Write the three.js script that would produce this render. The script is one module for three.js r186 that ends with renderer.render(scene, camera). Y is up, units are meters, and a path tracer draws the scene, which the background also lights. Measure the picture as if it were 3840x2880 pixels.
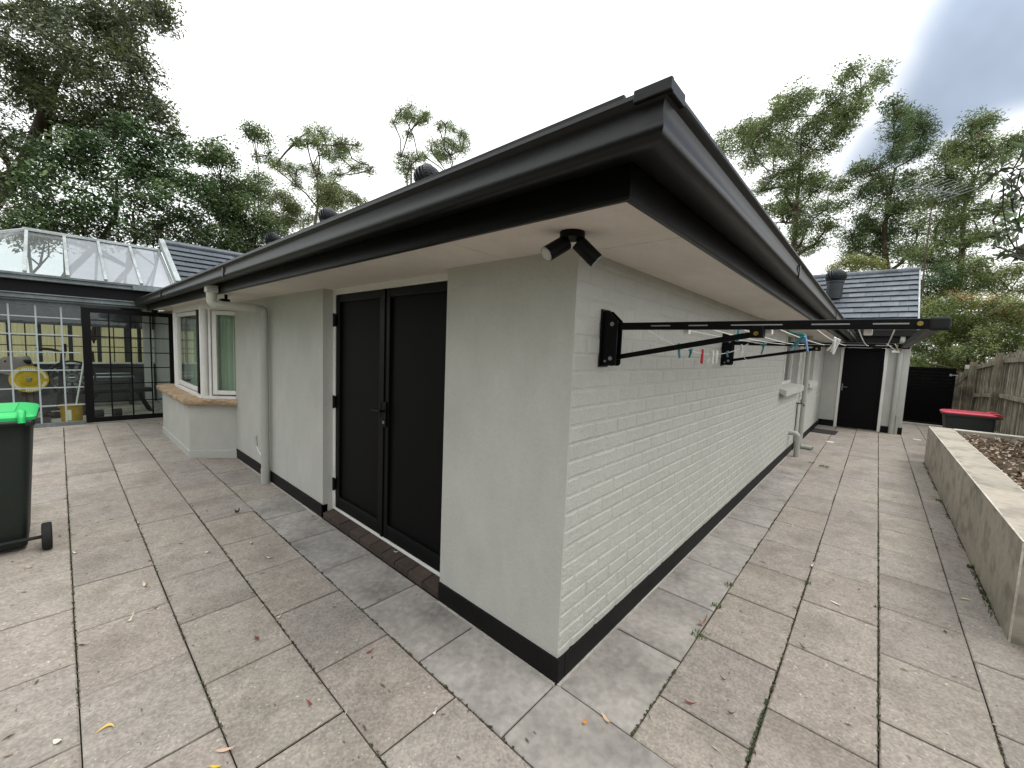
import * as THREE from 'three';
import { RoundedBoxGeometry } from 'three/addons/geometries/RoundedBoxGeometry.js';
import { mergeGeometries, toCreasedNormals } from 'three/addons/utils/BufferGeometryUtils.js';

// ---------------------------------------------------------------- camera, sky, sun, exposure
const scene = new THREE.Scene();
const camera = new THREE.PerspectiveCamera(86.76, 4 / 3, 0.05, 600);
camera.position.set(1.056, 1.65, 1.602);
camera.rotation.set(THREE.MathUtils.degToRad(-4.868), THREE.MathUtils.degToRad(41.838), THREE.MathUtils.degToRad(2.318), 'YXZ');
const renderer = new THREE.WebGLRenderer({ antialias: true });
renderer.toneMapping = THREE.LinearToneMapping;
renderer.toneMappingExposure = 1.54;
renderer.shadowMap.enabled = true;

function mulberry(a) { return () => { a |= 0; a = a + 0x6D2B79F5 | 0; let t = Math.imul(a ^ a >>> 15, 1 | a); t = t + Math.imul(t ^ t >>> 7, 61 | t) ^ t; return ((t ^ t >>> 14) >>> 0) / 4294967296; }; }
const rnd = mulberry(11);
const rr = (a, b) => a + (b - a) * rnd();
const TAB = new Float32Array(65536); { const h = mulberry(5); for (let i = 0; i < 65536; i++) TAB[i] = h(); }
const sm = (a, b, x) => { const t = Math.min(1, Math.max(0, (x - a) / (b - a))); return t * t * (3 - 2 * t); };
const mix = (a, b, t) => a + (b - a) * t;
function vnoise(x, y, per, seed = 0) {
  const xi = Math.floor(x), yi = Math.floor(y), fx = x - xi, fy = y - yi;
  const m = (v) => ((v % per) + per) % per;
  const x0 = m(xi), x1 = m(xi + 1), y0 = m(yi), y1 = m(yi + 1);
  const H = (a, b) => TAB[(a * 131 + b * 7919 + seed * 3571) & 65535];
  const ux = fx * fx * (3 - 2 * fx), uy = fy * fy * (3 - 2 * fy);
  return mix(mix(H(x0, y0), H(x1, y0), ux), mix(H(x0, y1), H(x1, y1), ux), uy);
}
function fbm(u, v, f, oct, seed = 0) { let s = 0, a = .5, n = 0; for (let i = 0; i < oct; i++) { s += a * vnoise(u * f, v * f, f, seed + i * 17); n += a; a *= .5; f *= 2; } return s / n; }

// overcast sky: bright white cloud with a lower blue-grey bank to the north-east
{
  const W = 1024, Hh = 512, d = new Float32Array(W * Hh * 4);
  for (let j = 0; j < Hh; j++) for (let i = 0; i < W; i++) {
    const u = (i + .5) / W, v = (j + .5) / Hh, el = (v - .5) * 180, ph = (u - .5) * 2 * Math.PI;
    const az = Math.atan2(Math.cos(ph), -Math.sin(ph)) * 180 / Math.PI;      // 0 = -z, 90 = +x
    const n1 = fbm(u, v * .5, 8, 6, 3), n2 = fbm(u, v * .5, 16, 6, 9), n3 = fbm(u, v * .5, 64, 4, 21);
    let L = mix(1.02, 1.42, sm(-5, 70, el)) * (1 + .22 * (n1 - .5) + .1 * (n2 - .5));
    let c = [L * .985, L * 1.0, L * 1.015];
    // the darker bank: a band that climbs toward the right of the view and fades out as it goes round
    const w1 = (n2 - .5) * 17 + (n3 - .5) * 5, lo = 19.6 + .16 * (az + 5) + w1 * .45, hi = Math.min(42, 22.5 + 1.7 * (az + 5.4)) + w1;
    const m = sm(lo - 1.6, lo + 1.8, el) * (1 - sm(hi - 6, hi + 5, el)) * sm(-9, -5, az + w1 * .3) * (1 - sm(28, 62, az + w1));
    const b = [.31, .385, .51].map((x) => x * (1 + .5 * (n1 - .5) + .9 * (n2 - .5) + .45 * (n3 - .5)));
    c = c.map((x, k) => mix(x, b[k], m * .93));
    if (el < 0) { const g = sm(0, -12, el); c = c.map((x, k) => mix(x, [.2, .2, .17][k], g)); }
    d.set([c[0], c[1], c[2], 1], (j * W + i) * 4);
  }
  const sky = new THREE.DataTexture(d, W, Hh, THREE.RGBAFormat, THREE.FloatType);
  sky.mapping = THREE.EquirectangularReflectionMapping; sky.magFilter = THREE.LinearFilter; sky.minFilter = THREE.LinearFilter; sky.needsUpdate = true;
  scene.background = sky; scene.environment = sky;
}
const sun = new THREE.DirectionalLight(0xfffaf3, 1.1);
sun.position.set(17, 30, -9); sun.target.position.set(0, 0, -2); sun.castShadow = true; sun.shadow.radius = 45;
sun.shadow.mapSize.set(2048, 2048);
Object.assign(sun.shadow.camera, { left: -30, right: 30, top: 30, bottom: -30, near: 1, far: 90 });
scene.add(sun, sun.target);

// ---------------------------------------------------------------- helpers
const V = (x, y, z) => new THREE.Vector3(x, y, z);
const taken = new Map();
function numbered(n) { const k = (taken.get(n) || 0) + 1; taken.set(n, k); return k === 1 ? n : n + '_' + String(k - 1).padStart(3, '0'); }
function tag(o, label, category, group) { o.userData.label = label; o.userData.category = category; if (group) o.userData.group = group; return o; }
function thing(name, label, category, pos = [0, 0, 0], turn = 0, group) { const g = new THREE.Group(); g.name = numbered(name); g.position.set(...pos); g.rotation.y = turn; scene.add(g); return tag(g, label, category, group); }
function structure(o, name) { o.name = name; o.userData.kind = 'structure'; scene.add(o); return o; }
function triUV(g, ou = 0, ov = 0) {                     // uv in metres, by the way each face points
  if (g.index) g = g.toNonIndexed();
  const p = g.attributes.position, uv = new Float32Array(p.count * 2), a = V(), b = V(), c = V(), n = V();
  for (let i = 0; i < p.count; i += 3) {
    a.fromBufferAttribute(p, i); b.fromBufferAttribute(p, i + 1); c.fromBufferAttribute(p, i + 2);
    n.copy(b).sub(a).cross(c.clone().sub(a)); const ax = Math.abs(n.x), ay = Math.abs(n.y), az = Math.abs(n.z);
    [a, b, c].forEach((q, k) => { const [u, v] = ay >= ax && ay >= az ? [q.x, q.z] : ax >= az ? [q.z, q.y] : [q.x, q.y]; uv[(i + k) * 2] = u + ou; uv[(i + k) * 2 + 1] = v + ov; });
  }
  g.setAttribute('uv', new THREE.BufferAttribute(uv, 2));
  for (const k of Object.keys(g.attributes)) if (!['position', 'normal', 'uv'].includes(k)) g.deleteAttribute(k);
  return g;
}
function bx(x0, x1, y0, y1, z0, z1, bev = 0) {
  const w = Math.abs(x1 - x0), h = Math.abs(y1 - y0), d = Math.abs(z1 - z0);
  const g = bev > 0 ? new RoundedBoxGeometry(w, h, d, 2, Math.min(bev, w / 2.01, h / 2.01, d / 2.01)) : new THREE.BoxGeometry(w, h, d);
  g.translate((x0 + x1) / 2, (y0 + y1) / 2, (z0 + z1) / 2);
  return triUV(g);
}
function rod(p, q, r0, r1 = r0, seg = 10) {
  const a = V(...p), b = V(...q), d = b.clone().sub(a), g = new THREE.CylinderGeometry(r1, r0, d.length(), seg, 1);
  g.applyQuaternion(new THREE.Quaternion().setFromUnitVectors(V(0, 1, 0), d.clone().normalize())); g.translate(...a.add(b).multiplyScalar(.5).toArray());
  return triUV(g);
}
function beam(p, q, w, h, bev = 0) {                     // rectangular bar from p to q
  const a = V(...p), b = V(...q), L = a.distanceTo(b), g = bev ? new RoundedBoxGeometry(w, h, L, 2, bev) : new THREE.BoxGeometry(w, h, L);
  const m = new THREE.Matrix4().lookAt(b, a, V(0, 1, 0)); m.setPosition(a.add(b).multiplyScalar(.5));
  return triUV(triUV(g).applyMatrix4(m));
}
function tube(pts, r, seg = 24, rad = 10) { return triUV(new THREE.TubeGeometry(new THREE.CatmullRomCurve3(pts.map((p) => V(...p)), false, 'catmullrom', .3), seg, r, rad, false)); }
function prism(pts, y0, y1) {                            // pts [x, z] counter-clockwise seen from above
  const s = new THREE.Shape(pts.map(([x, z]) => new THREE.Vector2(x, -z)));
  const g = new THREE.ExtrudeGeometry(s, { depth: y1 - y0, bevelEnabled: false }); g.rotateX(-Math.PI / 2); g.translate(0, y0, 0); return triUV(g);
}
function tris(list) { const g = new THREE.BufferGeometry(); g.setAttribute('position', new THREE.BufferAttribute(new Float32Array(list.flat(2)), 3)); g.computeVertexNormals(); return triUV(g); }
const quad = (a, b, c, d) => [[a, b, c], [a, c, d]];
function smooth(g, ang = .7) { return toCreasedNormals(g, ang); }
function mesh(name, geos, m, parent) {
  const g = Array.isArray(geos) ? (geos.length > 1 ? mergeGeometries(geos) : geos[0]) : geos;
  const o = new THREE.Mesh(g, m); o.name = name; o.castShadow = o.receiveShadow = true; (parent || scene).add(o); return o;
}
function lone(name, geos, m, label, category, group) { const o = mesh(numbered(name), geos, m); return tag(o, label, category, group); }

// ---------------------------------------------------------------- textures
function tex(size, metres, fn, srgb) {
  const d = new Uint8Array(size * size * 4);
  for (let j = 0; j < size; j++) for (let i = 0; i < size; i++) {
    const c = fn(i / size, j / size), o = (j * size + i) * 4;
    for (let k = 0; k < 3; k++) d[o + k] = Math.max(0, Math.min(255, (Array.isArray(c) ? c[k] : c) * 255));
    d[o + 3] = 255;
  }
  const t = new THREE.DataTexture(d, size, size); t.wrapS = t.wrapT = THREE.RepeatWrapping; t.magFilter = THREE.LinearFilter; t.minFilter = THREE.LinearMipmapLinearFilter; t.generateMipmaps = true;
  if (srgb) t.colorSpace = THREE.SRGBColorSpace;
  t.repeat.set(1 / metres, 1 / metres); t.needsUpdate = true; return t;
}
const tint = (c, k) => c.map((x) => x * k);
// speckled concrete (pavers): 2.4 m
const paverMap = tex(1024, 2.4, (u, v) => {
  const big = fbm(u, v, 6, 5, 1), mid = fbm(u, v, 40, 3, 2), fine = fbm(u, v, 256, 2, 4), sp = vnoise(u * 300, v * 300, 300, 8), dk = vnoise(u * 220, v * 220, 220, 12);
  let k = .88 + .09 * (big - .5) + .14 * (mid - .5) + .26 * (fine - .5);
  let c = [k * .725, k * .70, k * .665];
  const stain = .3 * sm(.58, .78, fbm(u, v, 10, 4, 31)); c = [mix(c[0], c[0] * .8, stain), mix(c[1], c[1] * .79, stain), mix(c[2], c[2] * .77, stain)];
  const s = sm(.9, .97, sp) * (.25 + .75 * sm(.4, .6, big)); c = c.map((x) => mix(x, .95, s * .85));
  const q = sm(.94, .985, dk); c = c.map((x) => mix(x, x * .4, q * .8));
  return c;
}, true);
const paverBump = tex(1024, 2.4, (u, v) => .5 + .5 * (fbm(u, v, 256, 2, 4) - .5) + .4 * (fbm(u, v, 60, 3, 2) - .5));
// painted render: 2 m
const paintMap = tex(1024, 2, (u, v) => { const k = .93 + .06 * (fbm(u, v, 5, 5, 41) - .5) + .05 * (fbm(u, v * .4, 24, 4, 44) - .5) + .03 * (fbm(u, v, 128, 2, 46) - .5); return [k, k, k]; }, true);
const paintBump = tex(1024, 2, (u, v) => .5 + .5 * (fbm(u, v, 10, 4, 51) - .5) + .3 * (fbm(u, v, 90, 3, 53) - .5) + .25 * (fbm(u, v, 256, 2, 55) - .5));
// cast concrete with run-down stains: 3 m
const concMap = tex(1024, 3, (u, v) => {
  const a = fbm(u, v, 5, 5, 61), b = fbm(u, v, 60, 4, 63), st = fbm(u, v, 24, 4, 65), g = sm(.52, .7, fbm(u, v, 9, 5, 67));
  let k = .88 + .12 * (a - .5) + .12 * (b - .5) - .12 * sm(.5, .75, st); return [mix(k * .77, k * .6, g * .35), mix(k * .735, k * .61, g * .35), mix(k * .675, k * .55, g * .35)];
}, true);
// weathered timber, grain along v: 1.2 m
const woodMap = tex(512, 1.2, (u, v) => { const g = fbm(u, v * .06, 64, 4, 71), b = fbm(u, v, 6, 4, 73), l = fbm(u, v, 20, 4, 75); let k = .62 + .55 * (g - .5) + .4 * (b - .5); const li = sm(.55, .75, l); return [mix(k * .8, .62, li * .4), mix(k * .77, .63, li * .4), mix(k * .69, .55, li * .4)]; }, true);
const woodBump = tex(512, 1.2, (u, v) => fbm(u, v * .06, 64, 4, 71));
const grimeMap = tex(512, 1.6, (u, v) => { const k = .84 + .34 * (fbm(u, v, 6, 5, 81) - .5) + .2 * (fbm(u, v, 60, 3, 83) - .5); return [k, k, k]; }, true);
const fineBump = tex(512, .6, (u, v) => .5 + .6 * (fbm(u, v, 64, 3, 91) - .5) + .4 * (fbm(u, v, 12, 3, 93) - .5));
const stoneMap = tex(512, .8, (u, v) => { const a = fbm(u, v, 6, 5, 101), b = fbm(u, v, 50, 3, 103); const k = .86 + .36 * (a - .5) + .3 * (b - .5), y = sm(.5, .7, fbm(u, v, 9, 4, 105)); return [k * .93, k * mix(.83, .78, y), k * mix(.7, .62, y)]; }, true);
const soilMap = tex(512, 1.2, (u, v) => { const a = fbm(u, v, 8, 5, 111), b = fbm(u, v, 80, 3, 113); const k = .3 + .3 * (a - .5) + .45 * (b - .5); return [k * 1.1, k * .9, k * .68]; }, true);
const barkMap = tex(512, 1.5, (u, v) => { const a = fbm(u, v * .2, 24, 4, 121), b = fbm(u, v, 7, 4, 123); const k = .5 + .4 * (a - .5) + .4 * (b - .5); return [k, k * .93, k * .84]; }, true);
const litterMap = tex(512, 4, (u, v) => { const a = fbm(u, v, 10, 5, 131), b = fbm(u, v, 90, 3, 133), g = sm(.45, .6, a); const k = .34 + .3 * (b - .5); return [mix(k * 1.05, k * .7, g), mix(k * .9, k * .95, g), mix(k * .66, k * .42, g)]; }, true);

function M(col, rough, o = {}) {
  const { metal = 0, phys, ...rest } = o; const C = phys ? THREE.MeshPhysicalMaterial : THREE.MeshStandardMaterial;
  const m = new C({ color: Array.isArray(col) ? new THREE.Color().setRGB(...col) : new THREE.Color(col), roughness: rough, metalness: metal, ...rest }); return m;
}
const wallCol = 0xc2c3bc;
const mat = {
  render: M(wallCol, .85, { map: paintMap, bumpMap: paintBump, bumpScale: .0035 }),
  brickPaint: M(wallCol, .62, { map: paintMap, bumpMap: paintBump, bumpScale: .009 }),
  plinth: M(0x0a0a0b, .55, { phys: true, specularIntensity: .45, map: grimeMap, bumpMap: paintBump, bumpScale: .004 }),
  soffit: M(0xe4dbd2, .75, { map: paintMap }),
  fascia: M(0x060708, .36, { phys: true, specularIntensity: .55, bumpMap: fineBump, bumpScale: .0006 }),
  gutter: M(0x0f1010, .4, { phys: true, specularIntensity: .65, map: grimeMap, bumpMap: fineBump, bumpScale: .0005 }),
  white: M(0xeeede8, .45, { map: paintMap }), cream: M(0xc6c5b8, .5, { map: paintMap }), pipe: M(0xb4b6ae, .55, { map: paintMap }),
  black: M(0x050607, .5, { phys: true, specularIntensity: .45 }), blackMatt: M(0x040405, .8, { phys: true, specularIntensity: .2 }), rubber: M(0x121315, .85, { bumpMap: fineBump, bumpScale: .0005 }),
  mesh: M(0x040405, .6, { phys: true, specularIntensity: .3, bumpMap: fineBump, bumpScale: .0003 }),
  steel: M(0x9aa0a2, .35, { metal: .9 }), zinc: M(0x8f989b, .5, { metal: .6, map: grimeMap }), brass: M(0xa08a4a, .4, { metal: .9 }),
  powder: M(0x060708, .45, { phys: true, specularIntensity: .35, bumpMap: fineBump, bumpScale: .0003 }), slot: M(0x8a8c8a, .5),
  sandstone: M(0xc8c5be, .9, { map: stoneMap, bumpMap: fineBump, bumpScale: .006 }),
  stepBrick: M(0x5a4a3f, .85, { map: grimeMap, bumpMap: fineBump, bumpScale: .002 }),
  glass: M(0xe9f2ee, .02, { phys: true, transmission: 1, thickness: 0, ior: 1.5 }),
  roofGlass: M(0xe8eeee, .04, { phys: true, transmission: .9, thickness: 0, ior: 1.5 }), dustyGlass: M(0xb9bec4, .3, { phys: true, transmission: .5, thickness: 0, ior: 1.5, map: paintMap }),
  curtain: M(0xd6e2d0, .9, { phys: true, transmission: .3, thickness: 0, side: THREE.DoubleSide }),
  tile: [0x626b73, 0x59626a, 0x6b737b].map((c) => M(c, .45, { map: grimeMap, bumpMap: fineBump, bumpScale: .001 })),
  darkTile: M(0x4a4c4f, .6, { map: grimeMap }),
  frameGrey: M(0x737c7e, .5, { metal: .2, map: grimeMap }), barGrey: M(0x9aa4a6, .5, { metal: .1 }), frameWhite: M(0xb9c2c2, .5, { metal: .1, map: grimeMap }),
  gymWall: M(0x54575a, .8, { map: grimeMap }), gymDark: M(0x24282a, .6),
  concrete: M(0xffffff, .92, { map: concMap, bumpMap: paverBump, bumpScale: .003 }), soil: M(0xffffff, 1, { map: soilMap, bumpMap: fineBump, bumpScale: .01 }),
  wood: [0xffffff, 0xe8e4dc, 0xd8d2c8, 0xf2efe6].map((c) => M(c, .95, { map: woodMap, bumpMap: woodBump, bumpScale: .003 })),
  bark: M(0xb8aea0, .95, { map: barkMap, bumpMap: woodBump, bumpScale: .01, side: THREE.DoubleSide }), darkBark: M(0x6e6256, .95, { map: barkMap }),
};

// ---------------------------------------------------------------- ground and paving
structure(mesh('ground', tris(quad([-300, -.075, 300], [300, -.075, 300], [300, -.075, -300], [-300, -.075, -300])), M(0xffffff, 1, { map: litterMap, bumpMap: fineBump, bumpScale: .02 })), 'ground');

const paverMats = [[1, 1, 1], [.965, .965, .965], [1.05, 1.04, 1.02], [.91, .905, .905], [.99, .965, .95], [1.02, 1.01, .98]].map((c) => M([c[0] * .8, c[1] * .778, c[2] * .765], .93, { map: paverMap, bumpMap: paverBump, bumpScale: .0045 }));
function paverGeo(L, W, seed) {
  const h = mulberry(seed), x = L / 2, z = W / 2, b = .0045, T = -.05, ci = () => b + h() * .003, y0 = -.0045;
  const o = [[-x, -z], [x, -z], [x, z], [-x, z]], t = o.map(([a, c]) => [a - Math.sign(a) * ci(), 0, c - Math.sign(c) * ci()]), m = o.map(([a, c]) => [a, y0, c]), l = o.map(([a, c]) => [a, T, c]);
  const f = [...quad(t[0], t[3], t[2], t[1])];
  for (let i = 0; i < 4; i++) { const j = (i + 1) % 4; f.push(...quad(m[i], t[i], t[j], m[j]), ...quad(l[i], m[i], m[j], l[j])); }
  return triUV(tris(f), h() * 2.4, h() * 2.4);
}
const fullPavers = Array.from({ length: 14 }, (_, i) => paverGeo(.5885 + (i % 4) * .0012, .3935, 100 + i));
const sandMat = M(0x4a4136, 1, { map: soilMap, bumpMap: fineBump, bumpScale: .006 });
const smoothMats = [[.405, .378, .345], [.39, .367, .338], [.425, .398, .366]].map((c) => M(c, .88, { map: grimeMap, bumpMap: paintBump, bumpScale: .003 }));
function layPaver(parent, cx, cz, L, W, alongZ, plain) {
  const full = Math.abs(L - .6) < .002 && Math.abs(W - .4) < .002;
  const g = full ? fullPavers[Math.floor(rnd() * 14)] : paverGeo(L - .005, W - .006, Math.floor(rnd() * 1e6));
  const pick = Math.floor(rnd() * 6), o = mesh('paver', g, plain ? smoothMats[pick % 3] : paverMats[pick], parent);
  o.position.set(cx + rr(-.0012, .0012), rr(-.003, .0005), cz + rr(-.0012, .0012)); o.rotation.set(rr(-.003, .003), (alongZ ? Math.PI / 2 : 0) + (full && rnd() < .5 ? Math.PI : 0) + rr(-.002, .002), rr(-.003, .003));
}
{
  const yard = structure(new THREE.Group(), 'courtyard_paving');
  mesh('joint_sand', tris(quad([-9.45, -.012, 3.3], [2.7, -.012, 3.3], [2.7, -.012, -.02], [-9.45, -.012, -.02])), sandMat, yard);
  for (let r = 0; r < 8; r++) for (let k = -16; k < 5; k++) {
    const x0 = k * .6 - (r % 2 ? .3 : 0), a = Math.max(x0, -9.38), b = x0 + .6; if (b - a < .05) continue;
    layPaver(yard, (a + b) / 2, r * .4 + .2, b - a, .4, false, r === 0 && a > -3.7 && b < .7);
  }
  const walk = structure(new THREE.Group(), 'side_path_paving');
  mesh('joint_sand', tris([...quad([-.02, -.012, -.02], [1.8, -.012, -.02], [1.8, -.012, -11.75], [-.02, -.012, -11.75]), ...quad([1.8, -.0125, -8.3], [3.05, -.0125, -8.3], [3.05, -.0125, -11.75], [1.8, -.0125, -11.75]), ...quad([1.8, -.0123, -.02], [3.05, -.0123, -.02], [3.05, -.0123, -2.25], [1.8, -.0123, -2.25]), ...quad([1.6, -.0122, -11.75], [3.05, -.0122, -11.75], [3.05, -.0122, -17], [1.6, -.0122, -17])]), sandMat, walk);
  for (let c = 0; c < 8; c++) for (let k = 0; k < 28; k++) {
    const z1 = -k * .6 + (c % 2 ? .3 : 0), zb = Math.min(z1, 0), za = z1 - .6; if (zb - za < .05) continue;
    const zc = (za + zb) / 2; let x0 = c * .4, x1 = x0 + .4;
    if (zc > -8.5 && zc < -2.1) { if (x0 >= 1.79) continue; x1 = Math.min(x1, 1.79); }
    if (x1 > 3.0) x1 = 3.0; if (x1 - x0 < .05) continue;
    if (zc < -11.75 && x0 < 1.59) continue;
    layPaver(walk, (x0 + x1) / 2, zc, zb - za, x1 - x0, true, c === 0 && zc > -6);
  }
}

// ---------------------------------------------------------------- house
const house = thing('house', 'single-storey house with pale grey painted walls, charcoal gutters and black plinth', 'house');
{
  // rendered front wall (plane z = 0), broken by the double door and the bay
  for (const [a, b] of [[-.94, -.0036], [-5.45, -2.7], [-13, -8.28]]) mesh('rendered_wall', [bx(a, b, 0, 2.135, -.25, 0)], mat.render, house);
  // brick wall (plane x = 0)
  const wins = [[-7.3, -5.7], [-9.6, -8.5]];
  const brickWall = mesh('brick_wall', [bx(-.25, -.0036, 0, 2.135, -5.7, -.25), bx(-.25, -.0036, 0, 1.2, -7.3, -5.7), bx(-.25, -.0036, 0, 2.135, -8.5, -7.3), bx(-.25, -.0036, 0, 1.2, -9.6, -8.5), bx(-.25, -.0036, 0, 2.135, -11.75, -9.6)], mat.brickPaint, house);
  function brickGeo(L, H, seed) {
    const h = mulberry(seed), j = () => h() * .0035, y = H / 2, z = L / 2, d = .0026, o = [[-y, -z], [-y, z], [y, z], [y, -z]];
    const f0 = o.map(([a, c]) => [-d - .0012, a, c]), f1 = o.map(([a, c]) => [rr(-.0004, .0006), a - Math.sign(a) * (.006 + j()), c - Math.sign(c) * (.011 + j() * 2)]);
    const f = [...quad(f1[0], f1[3], f1[2], f1[1])]; for (let i = 0; i < 4; i++) { const k = (i + 1) % 4; f.push(...quad(f0[i], f1[i], f1[k], f0[k])); }
    for (const t of f) t.reverse();
    return triUV(tris(f), h() * 2, h() * 2);
  }
  const bricks = Array.from({ length: 10 }, (_, i) => brickGeo(.23, .077, 300 + i)), rest = [];
  let made = 0;
  for (let c = 0; c < 25; c++) {
    const cx = rr(-.0014, .0014), y0 = .006 + c * .0862, y1 = Math.min(y0 + .077, 2.13); if (y1 - y0 < .02) continue;
    for (let k = 0; k < 50; k++) {
      let zb = -k * .24 + (c % 2 ? .12 : 0), za = zb - .23; zb = Math.min(zb, 0); za = Math.max(za, -11.74);
      if (y1 > 1.2) { let cut = false; for (const [a, b] of wins) { if (za >= a && zb <= b) { cut = true; } else if (za < b && zb > b) za = b + .004; else if (zb > a && za < a) zb = a - .004; } if (cut) continue; }
      if (zb - za < .03) continue;
      const full = Math.abs(zb - za - .23) < 1e-6 && Math.abs(y1 - y0 - .077) < 1e-6, g = full ? bricks[Math.floor(rnd() * 10)] : brickGeo(zb - za, y1 - y0, Math.floor(rnd() * 1e6));
      const px = cx + rr(-.0005, .0005), py = (y0 + y1) / 2 + rr(-.001, .001), pz = (za + zb) / 2;
      if (zb > -2.9 && made < 300) { const o = mesh('brick', g, mat.brickPaint, brickWall); o.position.set(px, py, pz); o.rotation.x = rr(-.004, .004); made++; }
      else { const q = g.clone(); q.translate(px, py, pz); rest.push(q); }
    }
  }
  mesh('bricks', rest, mat.brickPaint, brickWall).userData.kind = 'stuff';
  // plinth, slightly proud
  for (const [a, b] of [[-.94, .012], [-5.44, -2.7]]) mesh('plinth', [bx(a, b, 0, .128, -.05, .012, .004)], mat.plinth, house);
  mesh('plinth', [bx(-.05, .0125, 0, .127, -11.7, -.0505, .004)], mat.plinth, house);
  { const fm = M(0xc9c4ba, .95, { map: grimeMap, bumpMap: fineBump, bumpScale: .004 }), R = (a, b, f) => { for (let t = a; t < b; t += .11) { const w = .006 + .012 * fbm(t * .13 + 3, .4, 16, 3, 61); f(t, Math.min(b, t + .11), w); } }, fl = []; R(.0, .93, (p, q, w) => fl.push(bx(-q, -p, -.02, .003 + w * .2, .01, .012 + w))); R(2.7, 5.4, (p, q, w) => fl.push(bx(-q, -p, -.02, .003 + w * .2, .01, .012 + w))); R(-.01, 10, (p, q, w) => fl.push(bx(.01, .0125 + w, -.02, .003 + w * .2, -q, -p))); mesh('mortar_fillet', fl, fm, house).userData.kind = 'stuff'; }
  // other outer walls and the ceiling slab (out of view, close the shell)
  mesh('wall', [bx(-13, -12.75, 0, 2.13, -11.75, -.26), bx(-4, -.01, 0, 4.0, -15.5, -15.3), bx(-12.74, -4, 0, 2.13, -11.75, -11.5)], mat.render, house);
  mesh('ceiling', [bx(-12.99, -.02, 2.16, 2.2, -11.74, -.02)], mat.soffit, house);
  mesh('floor', [bx(-12.74, -.26, .02, .06, -11.74, -.26)], mat.gymWall, house);

  // double door in its recess
  const door = new THREE.Group(); door.name = 'double_door'; house.add(door); door.position.set(0, 0, -.12);
  mesh('door_frame', [bx(-2.70, -2.655, .07, 2.135, -.07, .03, .004), bx(-.985, -.941, .07, 2.135, -.07, .03, .004), bx(-2.655, -.985, 2.078, 2.135, -.07, .028, .004), bx(-2.655, -.985, .072, .092, -.05, .03, .003)], mat.white, door);
  for (const [a, b] of [[-2.652, -1.822], [-1.818, -.988]]) {
    mesh('door_leaf', [bx(a, a + .07, .095, 2.074, -.02, .022, .004), bx(b - .07, b, .095, 2.074, -.02, .022, .004), bx(a + .07, b - .07, 2.01, 2.074, -.02, .021, .004), bx(a + .07, b - .07, .095, .20, -.02, .021, .004), bx(a + .07, b - .07, .205, .215, -.02, .026, .003)], mat.powder, door);
    mesh('security_mesh', [bx(a + .065, b - .065, .2, 2.015, -.006, 0)], mat.mesh, door);
    mesh('inner_stile', [bx(a + .16, a + .2, .2, 2.03, -.06, -.02), bx(b - .2, b - .16, .2, 2.03, -.06, -.02)], mat.black, door);
  }
  mesh('backing', [bx(-2.65, -.99, .09, 2.1, -.09, -.075)], mat.blackMatt, door);
  mesh('meeting_strip', [bx(-1.835, -1.805, .095, 2.074, .023, .032, .003)], mat.powder, door);
  for (const y of [.32, 1.1, 1.85]) mesh('hinge', [bx(-2.672, -2.64, y - .055, y + .055, .024, .042, .004), rod([-2.66, y - .06, .04], [-2.66, y + .06, .04], .008)], mat.black, door);
  const hd = mesh('handle', [bx(-1.80, -1.765, 1.0, 1.2, .024, .036, .005), rod([-1.782, 1.13, .03], [-1.782, 1.13, .075], .009), rod([-1.782, 1.13, .075], [-1.90, 1.125, .078], .009)], mat.black, door);
  mesh('lock_cylinder', [rod([-1.782, 1.04, .034], [-1.782, 1.04, .046], .013)], mat.steel, hd); mesh('latch_plate', [bx(-1.875, -1.85, 1.07, 1.19, .022, .03, .003)], mat.black, hd);
  // brick door step
  const step = mesh('door_step', [bx(-2.69, -.945, 0, .03, -.15, -.005)], mat.stepBrick, house);
  const sb = [0x54463c, 0x4a3d35, 0x453a33, 0x50433a].map((c) => M(c, .9, { map: grimeMap, bumpMap: fineBump, bumpScale: .003 }));
  for (let i = 0; i < 10; i++) { const x0 = -2.695 + i * .1752; const o = mesh('brick', triUV(new RoundedBoxGeometry(.165, .06, .15, 2, .006), i * .3), sb[i % 4], step); o.position.set(x0 + .087, .035 + rr(-.002, .002), -.072 + rr(-.003, .003)); o.rotation.set(.14, rr(-.02, .02), 0); }

  // fascia, gutter, soffit
  mesh('fascia', [(() => { const P = [[.452, 2.115], [.458, 2.1], [.474, 2.1], [.478, 2.108], [.478, 2.27], [.452, 2.27]]; return sweep(P, .3); })()], mat.fascia, house);
  const gp = [[.478, 2.206], [.484, 2.2], [.5, 2.194], [.58, 2.17], [.602, 2.165], [.616, 2.166], [.627, 2.173], [.633, 2.184], [.633, 2.195], [.629, 2.206], [.627, 2.22], [.627, 2.24], [.631, 2.251], [.642, 2.257], [.648, 2.266], [.646, 2.278], [.636, 2.281], [.626, 2.278], [.618, 2.26], [.608, 2.2], [.58, 2.185], [.49, 2.21], [.48, 2.29]];
  mesh('gutter', [sweep(gp, .6)], mat.gutter, house);
  mesh('gutter_joint', [triUV(sweepCap())], mat.gutter, house);
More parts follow.
